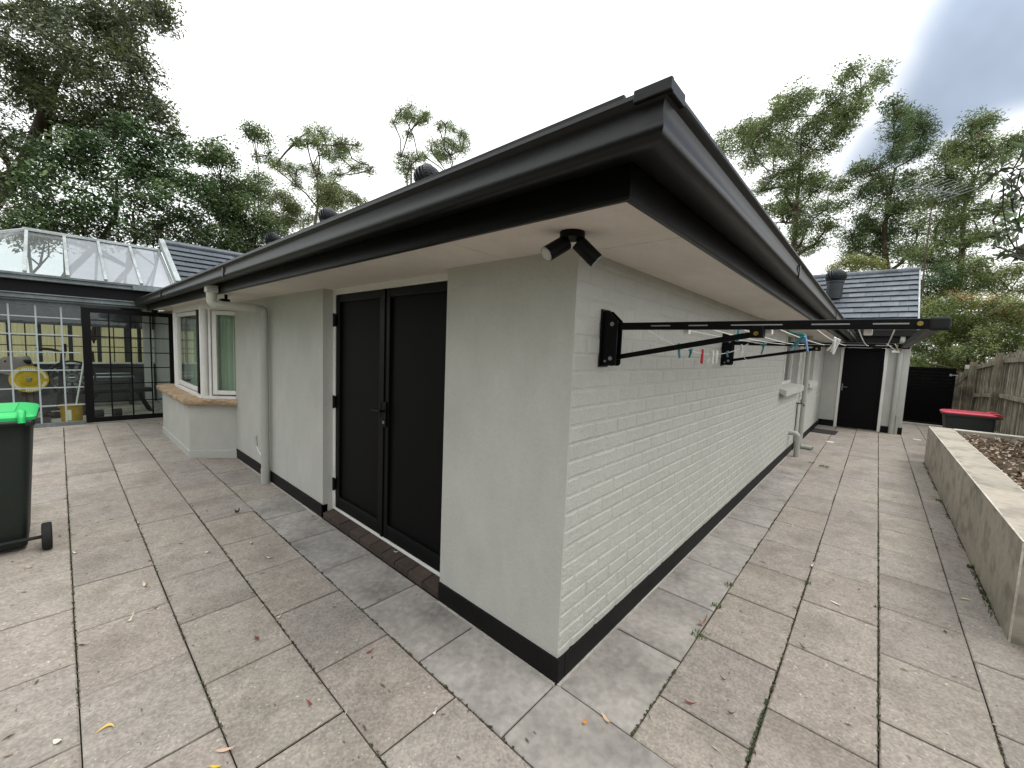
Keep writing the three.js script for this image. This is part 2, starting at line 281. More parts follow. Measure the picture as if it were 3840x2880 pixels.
  function sweep(P, ang) {
    const xe = -9.25, ze = -11.15, f = [];
    for (let i = 0; i < P.length - 1; i++) {
      const [d0, y0] = P[i], [d1, y1] = P[i + 1]; let px = xe, n = 24;
      for (let k = 1; k <= n; k++) { const s0 = (k - 1) / n, s1 = k / n; const X = (s, d) => mix(xe, d, s), Zz = (s, d) => mix(d, ze, s);
        f.push(...quad([X(s0, d0), y0, d0], [X(s1, d0), y0, d0], [X(s1, d1), y1, d1], [X(s0, d1), y1, d1]), ...quad([d0, y0, Zz(s0, d0)], [d0, y0, Zz(s1, d0)], [d1, y1, Zz(s1, d1)], [d1, y1, Zz(s0, d1)])); }
    }
    return triUV(smooth(tris(f), ang));
  }
  function sweepCap() {                                  // mitre cover with square bead at the corner
    const g = [bx(.56, .654, 2.254, 2.284, .638, .6515, .003), bx(.638, .6525, 2.253, 2.283, .56, .6375, .003)];
    return mergeGeometries(g);
  }
  // gutter joint straps on the long run
  for (const z of [-1.55, -4.6, -7.7]) mesh('gutter_joint', [bx(.633, .6395, 2.17, 2.25, z - .02, z + .02, .002)], mat.gutter, house);
  for (const x of [-3.2, -6.4]) mesh('gutter_joint', [bx(x - .02, x + .02, 2.17, 2.25, .633, .6395, .002)], mat.gutter, house);
  const S = (a, b, c, d) => mesh('soffit_sheet', [bx(a, b, 2.125, 2.134, c, d)], mat.soffit, house);
  S(-.453, .452, -.083, .452);
  for (const [a, b] of [[-2.652, -.457], [-4.85, -2.656], [-7.05, -4.854], [-9.25, -7.054]]) S(a, b, -.14, .452);
  for (const [a, b] of [[-2.278, -.087], [-4.478, -2.282], [-6.678, -4.482], [-8.878, -6.682], [-11.15, -8.882]]) S(-.02, .452, a, b);

  // roof: hipped, laid in courses of flat tiles
  const roof = new THREE.Group(); roof.name = 'roof'; house.add(roof);
  const e = .6, y0 = 2.262, rise = .53, run = 4.5, yR = y0 + rise * run, N = 15, st = [], lay = [];
  for (let i = 0; i < N; i++) {                            // stepped courses, mitred at the hip
    const a = i / N * run, b = (i + 1) / N * run + .02, lift = .028, A = e - a, B = e - b, ya = y0 + rise * a + lift, yb = y0 + rise * b + .004;
    const f = (P) => st.push(...P);
    f(quad([-13, ya, A], [A, ya, A], [B, yb, B], [-13, yb, B])); f(quad([-13, ya - lift, A], [A, ya - lift, A], [A, ya, A], [-13, ya, A]));
    f(quad([A, ya, A], [A, ya, -11.7], [B, yb, -11.7], [B, yb, B])); f(quad([A, ya - lift, A], [A, ya - lift, -11.7], [A, ya, -11.7], [A, ya, A]));
  }
  mesh('tile_courses', [tris(st)], mat.darkTile, roof);
  mesh('back_slopes', [tris([...quad([-13, yR, -3.9], [-3.9, yR, -3.9], [-8.4, y0, -8.4], [-13, y0, -8.4]), ...quad([-3.9, yR, -3.9], [-3.9, yR, -11.7], [-8.4, y0, -11.7], [-8.4, y0, -8.4])])], mat.darkTile, roof);
  const hip = []; for (let i = 0; i < 14; i++) { const t0 = .3 + i * .3, t1 = t0 + .31, P = (t, o) => [e - t, y0 + rise * t + .012 + o, e - t]; hip.push(rod(P(t0, .012), P(t1, 0), .06, .05, 8)); }
  mesh('hip_caps', hip, mat.darkTile, roof);
  mesh('ridge_caps', [rod([-3.8, yR + .02, -3.9], [-13, yR + .02, -3.9], .09, .09, 8), rod([-3.9, yR + .02, -3.8], [-3.9, yR + .02, -11.7], .09, .09, 8)], mat.darkTile, roof);
  // gutter guard: a rolled strip just above the gutter lip
  mesh('leaf_guard', [beam([-9.2, 2.288, .612], [.52, 2.293, .618], .012, .02), beam([.61, 2.29, .3], [.61, 2.29, -11.1], .02, .01)], mat.gutter, house);

  // bay window
  const bayP = [[-5.42, -.12], [-8.28, -.12], [-7.9, .46], [-5.8, .46]];
  const bay = mesh('bay_base', [prism(bayP, 0, .745)], mat.render, house);
  mesh('bay_skirt', [prism([[-5.4, -.02], [-8.3, -.02], [-7.905, .474], [-5.79, .474]], 0, .1)], mat.render, bay);
  { // sandstone sill: rough front edge
    const h = mulberry(77), out = [[-5.33, -.04], [-5.755, .525], [-7.95, .525], [-8.35, -.04]], ring = [];
    for (let s = 0; s < 3; s++) { const [a, b] = [out[s], out[s + 1]], n = s === 1 ? 26 : 10; for (let i = 0; i < n; i++) { const t = i / n; ring.push([mix(a[0], b[0], t) , mix(a[1], b[1], t)]); } }
    ring.push(out[3]);
    const lev = [[.735, -.02], [.748, -.002], [.775, .006], [.8, .0], [.812, -.016]], f = [], pts = lev.map(([y, o]) => ring.map(([x, z]) => { const cx = -6.84, cz = 0, dx = (x - cx), dz = z - cz + .5, l = Math.hypot(dx, dz), k = o + (h() - .5) * .016; return [x + dx / l * k * .6, y + (h() - .5) * .006, z + dz / l * k]; }));
    for (let l = 0; l < lev.length - 1; l++) for (let i = 0; i < ring.length - 1; i++) f.push(...quad(pts[l][i], pts[l][i + 1], pts[l + 1][i + 1], pts[l + 1][i]));
    const top = pts[lev.length - 1], bot = pts[0]; for (let i = 0; i < ring.length - 1; i++) { f.push([[-6.84, .826, -.1], top[i + 1], top[i]].reverse()); f.push([[-6.84, .735, -.1], bot[i], bot[i + 1]].reverse()); }
    mesh('sandstone_sill', [tris(f)], mat.sandstone, house);
  }
  const bw = new THREE.Group(); bw.name = 'bay_window'; house.add(bw);
  const wl = [[-5.42, -.10], [-5.76, .285], [-7.62, .285], [-7.96, -.10]];
  function wallRun(a, b, y0, y1, t, off = 0) { const d = V(b[0] - a[0], 0, b[1] - a[1]); const n = V(-d.z, 0, d.x).normalize().multiplyScalar(-off); return beam([a[0] + n.x, (y0 + y1) / 2, a[1] + n.z], [b[0] + n.x, (y0 + y1) / 2, b[1] + n.z], t, y1 - y0, .004); }
  const lerp2 = (a, b, t) => [mix(a[0], b[0], t), mix(a[1], b[1], t)];
  mesh('window_frame', [0, 1, 2].flatMap((i) => [wallRun(wl[i], wl[i + 1], .81, .85, .1), wallRun(wl[i], wl[i + 1], 2.02, 2.13, .085)]).concat([wl[1], wl[2]].map(([x, z]) => rod([x, .82, z], [x, 2.12, z], .05, .05, 8)), [rod([wl[0][0], .82, wl[0][1]], [wl[0][0], 2.12, wl[0][1]], .05, .05, 8)]), mat.white, bw);
  function sash(a, b, y0, y1, w, name = 'sash') {
    const L = Math.hypot(b[0] - a[0], b[1] - a[1]), i = w / L, p = lerp2(a, b, i), q = lerp2(a, b, 1 - i), hw = w;
    const o = mesh(name, [wallRun(a, p, y0, y1, .045), wallRun(q, b, y0, y1, .045), wallRun(p, q, y0, y0 + hw, .0445), wallRun(p, q, y1 - hw, y1, .0445)], mat.white, bw);
    mesh('pane', tris(quad([p[0], y0 + hw, p[1]], [q[0], y0 + hw, q[1]], [q[0], y1 - hw, q[1]], [p[0], y1 - hw, p[1]])), mat.glass, o); return o;
  }
  const f1 = wl[1], f2 = wl[2];
  sash(lerp2(wl[0], wl[1], .06), lerp2(wl[0], wl[1], .78), .87, 2.01, .055);
  sash(lerp2(f1, f2, .14), lerp2(f1, f2, .97), .87, 2.01, .055);
  sash(lerp2(wl[2], wl[3], .1), lerp2(wl[2], wl[3], .9), .87, 2.01, .05);
  mesh('mullion', [wallRun(lerp2(f1, f2, .03), lerp2(f1, f2, .06), .85, 2.02, .06), wallRun(lerp2(wl[0], wl[1], .8), lerp2(wl[0], wl[1], .86), .85, 2.02, .07)], mat.white, bw);
  mesh('screen_edge', [wallRun(lerp2(f1, f2, .085), lerp2(f1, f2, .135), .86, 2.05, .05, .012)], mat.black, bw);
  { // curtain behind the angled pane and a blind edge behind the front pane
    const f = [], n = 26, a = [-5.44, -.12], b = [-5.72, .2]; for (let i = 0; i < n; i++) { const P = (k) => { const t = k / n, w = Math.sin(k * 1.9) * .018; return [mix(a[0], b[0], t) - .08 + w, mix(a[1], b[1], t) + w]; }; const p = P(i), q = P(i + 1); f.push(...quad([p[0], .86, p[1]], [q[0], .86, q[1]], [q[0], 2.0, q[1]], [p[0], 2.0, p[1]])); }
    mesh('curtain', [tris(f)], mat.curtain, bw);
    const c = [], m2 = 30; for (let i = 0; i < m2; i++) { const P = (k) => [mix(-7.5, -6.95, k / m2), .12 + Math.sin(k * 1.7) * .02]; const p = P(i), q = P(i + 1); c.push(...quad([p[0], .86, p[1]], [q[0], .86, q[1]], [q[0], 2.0, q[1]], [p[0], 2.0, p[1]])); }
    mesh('curtain', [tris(c)], mat.curtain, bw);
  }

  // side windows
  for (const [za, zb] of wins) {
    const w = new THREE.Group(); w.name = 'side_window'; house.add(w); const fx = -.1;
    mesh('window_frame', [bx(fx - .05, fx, 1.25, 2.125, zb - .05, zb - .002, .004), bx(fx - .05, fx, 1.25, 2.125, za + .002, za + .05, .004), bx(fx - .05, fx - .001, 1.25, 1.3, za + .05, zb - .05, .004), bx(fx - .05, fx - .001, 2.07, 2.125, za + .05, zb - .05, .004), bx(fx - .045, fx + .004, 1.3, 2.07, (za + zb) / 2 - .025, (za + zb) / 2 + .025, .004)], mat.white, w);
    for (const [p, q] of [[za + .05, (za + zb) / 2 - .025], [(za + zb) / 2 + .025, zb - .05]]) mesh('pane', tris(quad([fx - .025, 1.3, q], [fx - .025, 1.3, p], [fx - .025, 2.07, p], [fx - .025, 2.07, q])), mat.glass, w);
    const f = []; for (let i = 0; i < 30; i++) { const P = (k) => [-.2 + Math.sin(k * 1.8) * .015, mix(zb, zb - .75, k / 30)]; const p = P(i), q = P(i + 1); f.push(...quad([p[0], 1.28, p[1]], [q[0], 1.28, q[1]], [q[0], 2.1, q[1]], [p[0], 2.1, p[1]])); }
    mesh('curtain', [tris(f)], mat.curtain, w);
    const sillS = new THREE.Shape([[-.1, 1.25], [.085, 1.205], [.085, 1.12], [.07, 1.12], [0, 1.17], [-.1, 1.17]].map(([x, y]) => new THREE.Vector2(x, y)));
    const sg = new THREE.ExtrudeGeometry(sillS, { depth: zb - za + .3, bevelEnabled: true, bevelSize: .003, bevelThickness: .003, bevelSegments: 1 }); sg.translate(0, 0, za - .15); mesh('sill', [triUV(sg)], mat.render, w);
  }

  // downpipes
  { const x = -4.08, y = 1.985, E = (p, c, q) => tube([p, [mix(p[0], c[0], .62), mix(p[1], c[1], .62), mix(p[2], c[2], .62)], [mix(q[0], c[0], .62), mix(q[1], c[1], .62), mix(q[2], c[2], .62)], q], .0425, 14, 16);
    mesh('outlet_pipe', [bx(x - .052, x + .052, 2.105, 2.18, .485, .589, .008), rod([x, 2.12, .537], [x, 2.045, .537], .046, .046, 18), E([x, 2.05, .537], [x, y, .537], [x, y, .47]), rod([x, y, .475], [x, y, .445], .046, .046, 18), rod([x, y, .46], [x, y, .12], .0425, .0425, 18)], mat.cream, house);
    mesh('downpipe', [rod([x, y, .15], [x, y, .115], .046, .046, 18), E([x, y, .125], [x, y, .062], [x, y - .065, .062]), rod([x, y - .055, .062], [x, -.01, .062], .0425, .0425, 18), rod([x, 0, .062], [x, .17, .062], .047, .047, 18), ...[.6, 1.66].map((h) => rod([x, h, .062], [x, h + .022, .062], .046, .046, 18))], mat.pipe, house); }
  mesh('wall_box', [bx(-4.62, -4.58, .34, .46, 0, .012, .004), bx(-4.59, -4.56, .32, .4, 0, .012, .004)], mat.pipe, house);
  mesh('cable', [tube([[-4.57, .33, .008], [-4.5, .28, .008], [-4.3, .22, .01], [-4.1, .19, .012]], .006, 16, 6)], mat.white, house);
  mesh('downpipe', [tube([[.075, 2.12, -7.75], [.075, 1.5, -7.75], [.075, .8, -7.75], [.075, .25, -7.75], [.078, .1, -7.75], [.1, .04, -7.75], [.16, .035, -7.75], [.28, .03, -7.72]], .04, 60, 14), ...[.9, 1.8].map((y) => rod([.075, y, -7.75], [.075, y + .04, -7.75], .045, .045, 14))], mat.pipe, house);
  mesh('overflow_pipe', [tube([[-.02, .4, -6.85], [.04, .405, -6.85], [.1, .4, -6.85], [.135, .36, -6.85], [.14, .28, -6.85], [.14, .15, -6.85], [.14, -.01, -6.85]], .042, 40, 14)], mat.pipe, house);
  // rear wing: wall with door, gutter and tiled roof
  mesh('rendered_wall', [bx(.002, .33, 0, 2.3, -12, -11.75), bx(1.22, 1.6, 0, 2.3, -12, -11.75), bx(.33, 1.22, 2.09, 2.3, -12, -11.75), bx(1.35, 1.6, 0, 2.45, -15.5, -12)], mat.render, house);
  mesh('plinth', [bx(.013, .325, 0, .16, -11.76, -11.738), bx(1.225, 1.612, 0, .16, -11.76, -11.738), bx(1.59, 1.612, 0, .16, -15.5, -11.76)], mat.plinth, house);
  const bd = new THREE.Group(); bd.name = 'rear_door'; house.add(bd);
  mesh('door_frame', [bx(.33, .385, 0, 2.09, -11.86, -11.735, .004), bx(1.165, 1.22, 0, 2.09, -11.86, -11.735, .004), bx(.385, 1.165, 2.04, 2.09, -11.86, -11.736, .004)], mat.white, bd);
  mesh('door_leaf', [bx(.388, .45, .02, 2.037, -11.85, -11.79, .004), bx(1.1, 1.162, .02, 2.037, -11.85, -11.79, .004), bx(.45, 1.1, 1.96, 2.037, -11.85, -11.791, .004), bx(.45, 1.1, .02, .12, -11.85, -11.791, .004), bx(.45, 1.1, .12, 1.96, -11.84, -11.81)], mat.mesh, bd);
  mesh('handle', [bx(.41, .43, .95, 1.12, -11.79, -11.775, .003), rod([.42, 1.04, -11.78], [.42, 1.04, -11.73], .01), rod([.42, 1.04, -11.73], [.52, 1.04, -11.73], .009)], mat.steel, bd);
  mesh('fascia', [bx(.66, 1.66, 2.17, 2.34, -11.32, -11.3), bx(.0, 1.66, 2.16, 2.17, -11.74, -11.32)], mat.fascia, house);
  mesh('gutter', [bx(.66, 1.67, 2.3, 2.315, -11.3, -11.17), bx(.66, 1.67, 2.3, 2.43, -11.18, -11.165, .004), rod([.66, 2.43, -11.165], [1.67, 2.43, -11.165], .012), bx(1.655, 1.67, 2.3, 2.42, -11.3, -11.18)], mat.gutter, house);
  mesh('downpipe', [tube([[1.42, 2.3, -11.24], [1.42, 2.2, -11.25], [1.42, 2.12, -11.35], [1.42, 2.05, -11.58], [1.42, 1.95, -11.67], [1.42, 1.8, -11.685], [1.42, .8, -11.685], [1.42, -.01, -11.685]], .048, 60, 14), rod([1.42, .0, -11.685], [1.42, .3, -11.685], .053, .053, 14), rod([1.50, .0, -11.70], [1.50, .45, -11.70], .03, .03, 10)], mat.pipe, house);
  const wing = new THREE.Group(); wing.name = 'wing_roof'; house.add(wing);
  tileField(wing, [1.64, 2.42, -11.22], Math.atan2(1.71, 2.4), 11, .268, .333, 9, 1);
  mesh('underlay', [tris([...quad([-4, 2.4, -11.22], [1.62, 2.4, -11.22], [1.62, 4.11, -13.62], [-4, 4.11, -13.62]), ...quad([-4, 4.12, -13.62], [1.66, 4.12, -13.62], [1.66, 2.4, -16.02], [-4, 2.4, -16.02])])], mat.darkTile, wing);
  for (let i = 0; i < 9; i++) { const x1 = 1.66 - i * .4; mesh('ridge_cap', [rod([x1, 4.155, -13.62], [x1 - .42, 4.14, -13.62], .085, .095, 8)], mat.tile[i % 3], wing); }
  mesh('verge_trim', [beam([1.655, 2.42, -11.2], [1.655, 4.16, -13.62], .03, .07)], mat.frameWhite, wing);
  mesh('gable', [tris([[[1.6, 2.44, -11.75], [1.6, 2.44, -15.5], [1.6, 4.02, -13.62]]])], mat.render, house);
}
// flat interlocking tiles, each one its own piece; eave corner at o, courses climb toward -z, columns run toward -x
function tileField(parent, o, pitch, rows, course, w, cols, dir, toX = false) {
  const g = [0, 1, 2, 3].map((i) => triUV(triUV(new RoundedBoxGeometry(w - .004, .009, course + .05, 1, .002)), i * .4, i * .37));
  for (let r = 0; r < rows; r++) for (let c = 0; c < cols; c++) {
    const shift = r % 2 ? w / 2 : 0, t = (r + .5) * course, xl = (c + .5) * w - shift;
    if (xl < w * .3 && r % 2) { continue; }
    const m = mesh('roof_tile', g[Math.floor(rnd() * 4)], mat.tile[Math.floor(rnd() * 3)], parent), y = o[1] + Math.sin(pitch) * t + .04 + rr(-.002, .002), d = Math.cos(pitch) * t;
    if (toX) { m.position.set(o[0] - d, y, o[2] - dir * xl); m.rotation.set(pitch - .125, Math.PI / 2, rr(-.004, .004), 'YXZ'); }
    else { m.position.set(o[0] - dir * xl, y, o[2] - d); m.rotation.set(pitch - .125, 0, rr(-.004, .004), 'YXZ'); }
  }
  // half tiles closing every other course
  for (let r = 1; r < rows; r += 2) { const t = (r + .5) * course, m = mesh('roof_tile', triUV(new RoundedBoxGeometry(w / 2 - .004, .009, course + .05, 1, .002)), mat.tile[r % 3], parent), y = o[1] + Math.sin(pitch) * t + .04, d = Math.cos(pitch) * t; if (toX) { m.position.set(o[0] - d, y, o[2] - dir * w / 4); m.rotation.set(pitch - .125, Math.PI / 2, 0, 'YXZ'); } else { m.position.set(o[0] - dir * w / 4, y, o[2] - d); m.rotation.set(pitch - .125, 0, 0, 'YXZ'); } }
}

// ---------------------------------------------------------------- glazed conservatory with a home gym in it
{
  const gym = thing('conservatory', 'glass-roofed conservatory with barred glass front and black sliding door', 'conservatory', [0, 0, 0]);
  const X = -9.4, zs = [2.95, 2.69, 2.41, 2.13, 1.845, 1.56], ys = [.37, .68, .98, 1.285, 1.58, 1.87];
  mesh('floor', [bx(-12.5, -9.32, -.05, .006, 0, 3.5)], M(0xffffff, .8, { map: concMap }), gym);
  // fixed panel
  const fix = new THREE.Group(); fix.name = 'fixed_panel'; gym.add(fix); mesh('rail', [bx(X - .03, X + .03, .0, .075, 1.33, 3.3, .004)], mat.frameGrey, fix); mesh('rail', [bx(X - .03, X + .03, 2.06, 2.13, 1.33, 3.3, .004)], mat.frameGrey, fix);
  for (const z of zs) mesh('bar', [bx(X + .012, X + .03, .075, 2.06, z - .011, z + .011, .003)], mat.barGrey, fix);
  for (const y of ys) mesh('bar', [bx(X + .0125, X + .0295, y - .009, y + .009, 1.33, 3.3, .003)], mat.barGrey, fix);
  const zz = [3.3, ...zs, 1.33], yy = [.075, ...ys, 2.06];
  for (let i = 0; i < zz.length - 1; i++) for (let j = 0; j < yy.length - 1; j++) mesh('pane', tris(quad([X, yy[j], zz[i]], [X, yy[j], zz[i + 1]], [X, yy[j + 1], zz[i + 1]], [X, yy[j + 1], zz[i]])), mat.glass, fix);
  // black sliding door
  const dz = [.985, .7, .42], dy = [.40, .73, 1.02, 1.30, 1.58, 1.87], X2 = X + .045;
  const sl = mesh('sliding_door', [bx(X2 - .02, X2 + .02, .035, 2.08, 1.215, 1.325, .004), bx(X2 - .02, X2 + .02, .035, 2.08, .06, .15, .004), bx(X2 - .02, X2 + .019, .035, .125, .15, 1.215, .004), bx(X2 - .02, X2 + .019, 2.0, 2.08, .15, 1.215, .004)], mat.powder, gym);
  for (const z of dz) mesh('bar', [bx(X2 - .008, X2 + .01, .125, 2.0, z - .011, z + .011, .003)], mat.powder, sl);
  for (const y of dy) mesh('bar', [bx(X2 - .0075, X2 + .0095, y - .009, y + .009, .15, 1.215, .003)], mat.powder, sl);
  const z2 = [1.215, ...dz, .15], y2 = [.125, ...dy, 2.0], X3 = X2 - .012;
  for (let i = 0; i < 4; i++) for (let j = 0; j < 7; j++) mesh('pane', tris(quad([X3, y2[j], z2[i]], [X3, y2[j], z2[i + 1]], [X3, y2[j + 1], z2[i + 1]], [X3, y2[j + 1], z2[i]])), mat.glass, sl);
  mesh('handle', [bx(X2 + .02, X2 + .05, 1.3, 1.5, .1, .115, .004)], mat.black, sl);
  mesh('door_post', [bx(X - .05, X + .06, 0, 2.12, -.06, .055)], mat.black, gym);
  // head: lower gutter-like track, black recess, upper ribbed beam
  mesh('track_rail', [bx(X - .06, X + .10, 2.13, 2.155, -.05, 3.5, .004), bx(X - .06, X + .13, 2.16, 2.225, -.05, 3.5, .008), bx(X - .06, X + .15, 2.228, 2.25, -.05, 3.5, .006)], mat.frameGrey, gym);
  mesh('head_board', [bx(X - .06, X + .02, 2.25, 2.46, -.3, 3.5)], mat.black, gym);
  mesh('eave_beam', [bx(X - .06, X + .16, 2.455, 2.485, .1, 3.6, .006), bx(X - .06, X + .14, 2.487, 2.52, .1, 3.6, .006), bx(X - .06, X + .16, 2.522, 2.565, .1, 3.6, .008)], mat.frameGrey, gym);
  // roof: rafters, ridge, hip and panes
  const xe = -9.28, ye = 2.57, xr = -10.9, yr = 3.48, R = [1.93, 1.46, 1.0, .53, .06], hz = 3.55;
  const roof = new THREE.Group(); roof.name = 'glass_roof'; gym.add(roof);
  for (const z of R) mesh('rafter', [beam([xe, ye + .01, z], [xr, yr + .01, z], .045, .05, .005), beam([xr, yr + .01, z], [-12.52, ye + .01, z], .045, .05)], mat.frameWhite, roof);
  mesh('ridge', [bx(xr - .045, xr + .045, yr, yr + .055, -.02, 1.98, .008)], mat.frameWhite, roof);
  mesh('hip', [beam([xr, yr + .02, 1.95], [xe, ye + .02, hz], .05, .05, .005)], mat.frameWhite, roof); mesh('hip', [beam([xr, yr + .02, 1.95], [-12.52, ye + .02, hz], .05, .05)], mat.frameWhite, roof);
  for (let i = 0; i < 4; i++) { mesh('roof_pane', tris(quad([xe, ye, R[i]], [xe, ye, R[i + 1]], [xr, yr, R[i + 1]], [xr, yr, R[i]])), i ? mat.dustyGlass : mat.roofGlass, roof); mesh('roof_pane', tris(quad([xr, yr, R[i]], [xr, yr, R[i + 1]], [-12.52, ye, R[i + 1]], [-12.52, ye, R[i]])), mat.roofGlass, roof); }
  mesh('roof_pane', tris([[[xe, ye, hz], [xe, ye, 1.93], [xr, yr, 1.94]]]), mat.roofGlass, roof); mesh('roof_pane', tris([[[-12.52, ye, 1.93], [-12.52, ye, hz], [xr, yr, 1.94]]]), mat.roofGlass, roof); mesh('roof_pane', tris([[[-12.52, ye, hz], [xe, ye, hz], [xr, yr, 1.94]]]), mat.roofGlass, roof);
  // tiled slope beside the glass, with a barge board
  const tp = new THREE.Group(); tp.name = 'tiled_slope'; gym.add(tp);
  tileField(tp, [-9.3, 2.68, -.06], Math.atan2(.92, 1.6), 7, .27, .42, 5, 1, true);
  mesh('underlay', [tris(quad([-9.3, 2.66, -.04], [-9.3, 2.66, -2.1], [-11, 3.635, -2.1], [-11, 3.635, -.04]))], mat.darkTile, tp);
  mesh('barge_board', [beam([-9.2, 2.66, .0], [-11.0, 3.72, .0], .09, .13, .006)], mat.frameWhite, tp);
  mesh('ridge_cap', [rod([-11.0, 3.7, .04], [-11.0, 3.7, -2.1], .08, .08, 8)], mat.tile[1], tp);
  mesh('flashing', [beam([-9.2, 2.5, .08], [-9.2, 2.5, .66], .02, .09)], mat.zinc, gym);
  // rear wall with windows, and the blank end wall
  const bx0 = -12.5; mesh('wall', [bx(bx0 - .12, bx0, 0, .92, -.1, 3.5), bx(bx0 - .12, bx0, 1.78, 2.56, -.1, 3.5), bx(-12.5, -9.45, 0, .92, 3.45, 3.55), bx(-12.5, -9.45, 2.1, 2.56, 3.45, 3.55)], mat.gymWall, gym);
  mesh('sill', [bx(bx0 - .06, bx0 + .05, .92, .96, -.1, 3.5, .005)], mat.white, gym);
  const rear = mesh('rear_window', [2.85, 2.30, 1.885, 1.425, .97, .48, .27, -.1].map((z, i) => bx(bx0 - .1, bx0 - .02, .96, 1.78, z - (i === 5 ? .06 : .035), z + (i === 5 ? .06 : .035))), mat.gymDark, gym);
  for (const y of [1.32, 1.53]) mesh('bar', [bx(bx0 - .08, bx0 - .05, y - .01, y + .01, -.1, 2.9)], mat.gymDark, rear);
  for (const z of [2.57, 2.08, 1.66, 1.2, .72]) mesh('bar', [bx(bx0 - .0805, bx0 - .0505, .96, 1.78, z - .01, z + .01)], mat.gymDark, rear);
  const col = mesh('pillar', [bx(-12.4, -12.24, 0, 2.5, .06, .22)], mat.white, gym);
  for (let y = .1; y < 2.4; y += .086) mesh('course', [bx(-12.241, -12.232, y, y + .074, .064, .216, .003)], mat.white, col);
  const tf = thing('cream_fence', 'cream corrugated metal fence seen through the conservatory rear windows', 'fence', [-14.2, 0, 0]);
  const cg = []; for (let i = 0; i < 90; i++) { const z = -1.5 + i * .065; cg.push(...quad([0, 0, z + .03], [0, 0, z], [0, 2.3, z], [0, 2.3, z + .03]), ...quad([.018, 0, z + .06], [0, 0, z + .03], [0, 2.3, z + .03], [.018, 2.3, z + .06]), ...quad([0, 0, z + .065], [.018, 0, z + .06], [.018, 2.3, z + .06], [0, 2.3, z + .065])); }
  mesh('corrugated_sheet', [tris(cg)], M(0xe9e0b4, .6, { side: THREE.DoubleSide }), tf); mesh('top_rail', [bx(-.03, .05, 2.28, 2.34, -1.5, 4.4)], M(0xd8cfa2, .6), tf);

  // gym things
  const yel = M(0xd8b21c, .6, { map: grimeMap }), yel2 = M(0xc79f14, .65, { map: grimeMap });
  const rim = (pts, seg = 48) => triUV(new THREE.LatheGeometry(pts.map(([r, y]) => new THREE.Vector2(r, y)), seg));
  function disc(pts, seg) { const g = rim(pts, seg); g.rotateZ(-Math.PI / 2); return triUV(g); }
  const rack = thing('plate_rack', 'brown steel stand holding the yellow weight plate', 'weight rack', [-10.02, 0, 1.97]);
  mesh('upright', [beam([-.02, 0, .16], [0, .8, .02], .05, .06), beam([.1, 0, .0], [.0, .8, -.02], .05, .06)], M(0x4a3836, .6), rack); mesh('base', [bx(-.3, .3, .006, .05, -.22, .22, .006)], M(0x2c2624, .7), rack); mesh('peg', [rod([-.1, .79, 0], [.16, .79, 0], .024)], mat.steel, rack);
  const pl = thing('weight_plate', 'large round yellow rubber weight plate on its stand behind glass', 'weight plate', [-9.93, .79, 1.97]);
  mesh('disc', [disc([[.026, .03], [.10, .03], [.105, .022], [.15, .022], [.158, .034], [.222, .034], [.23, .026], [.23, -.026], [.222, -.034], [.026, -.034], [.026, .03]])], yel, pl);
  mesh('hub', [disc([[.026, .036], [.034, .036], [.034, .0], [.026, .0], [.026, .036]], 24)], mat.steel, pl);
  const arcs = []; for (const [a0, a1] of [[.25, .9], [1.15, 2.0], [2.3, 3.1], [3.4, 3.9], [4.15, 5.0], [5.25, 6.0]]) { const n = 7; for (let i = 0; i < n; i++) { const p = mix(a0, a1, i / n), q = mix(a0, a1, (i + .62) / n), P = (r, a) => [.0352, Math.sin(a) * r, Math.cos(a) * r]; arcs.push(...quad(P(.172, p), P(.21, p), P(.21, q), P(.172, q))); } }
  mesh('print', [tris(arcs)], M(0xe6e0c8, .7, { side: THREE.DoubleSide }), pl);
  const bk = thing('bucket', 'yellow mop bucket with worn white patch behind the glass', 'bucket', [-9.72, .006, 1.49]);
  const body = mesh('tub', [rim([[0, 0], [.125, 0], [.13, .01], [.148, .31], [.158, .312], [.158, .335], [.15, .335], [.142, .31], [.124, .014], [0, .012]], 36)], yel2, bk);
  { const n = 8, w = []; for (let i = 0; i < n; i++) { const P = (k, r, y) => { const a = -.55 + k / n * .5; return [Math.cos(a) * r, y, -Math.sin(a) * r]; }; w.push(...quad(P(i, .1352, .06), P(i + 1, .1352, .06), P(i + 1, .1462, .25), P(i, .1462, .25))); } mesh('worn_patch', [tris(w)], M(0xd9d5c4, .8, { side: THREE.DoubleSide }), body); }
  mesh('handle', [tube(Array.from({ length: 13 }, (_, i) => { const a = Math.PI * i / 12; return [Math.cos(a) * .15, .3 - Math.sin(a) * .0, Math.sin(a) * .17]; }), .005, 30, 6)], mat.steel, bk);
  const mop = thing('mop', 'white mop handle standing in the yellow bucket', 'mop', [-9.72, .03, 1.47]);
  mesh('shaft', [rod([0, .05, 0], [-.12, 1.12, -.17], .0125)], mat.white, mop); mesh('head', [rim([[0, 0], [.07, .0], [.06, .06], [.02, .12], [0, .12]], 14)], M(0x8d887c, 1), mop);
  const bench = thing('weight_bench', 'flat black weight bench inside the sliding door', 'bench', [-10.75, 0, .82]);
  mesh('pad', [bx(-.14, .14, .42, .5, -.55, .5, .02)], mat.rubber, bench); for (const s of [-1, 1]) mesh('leg', [beam([-.12, .012, s * .5], [0, .42, s * .32], .05, .06), beam([.12, .012, s * .5], [0, .42, s * .32], .05, .06), bx(-.22, .22, .006, .03, s * .5 - .03, s * .5 + .03)], mat.black, bench);
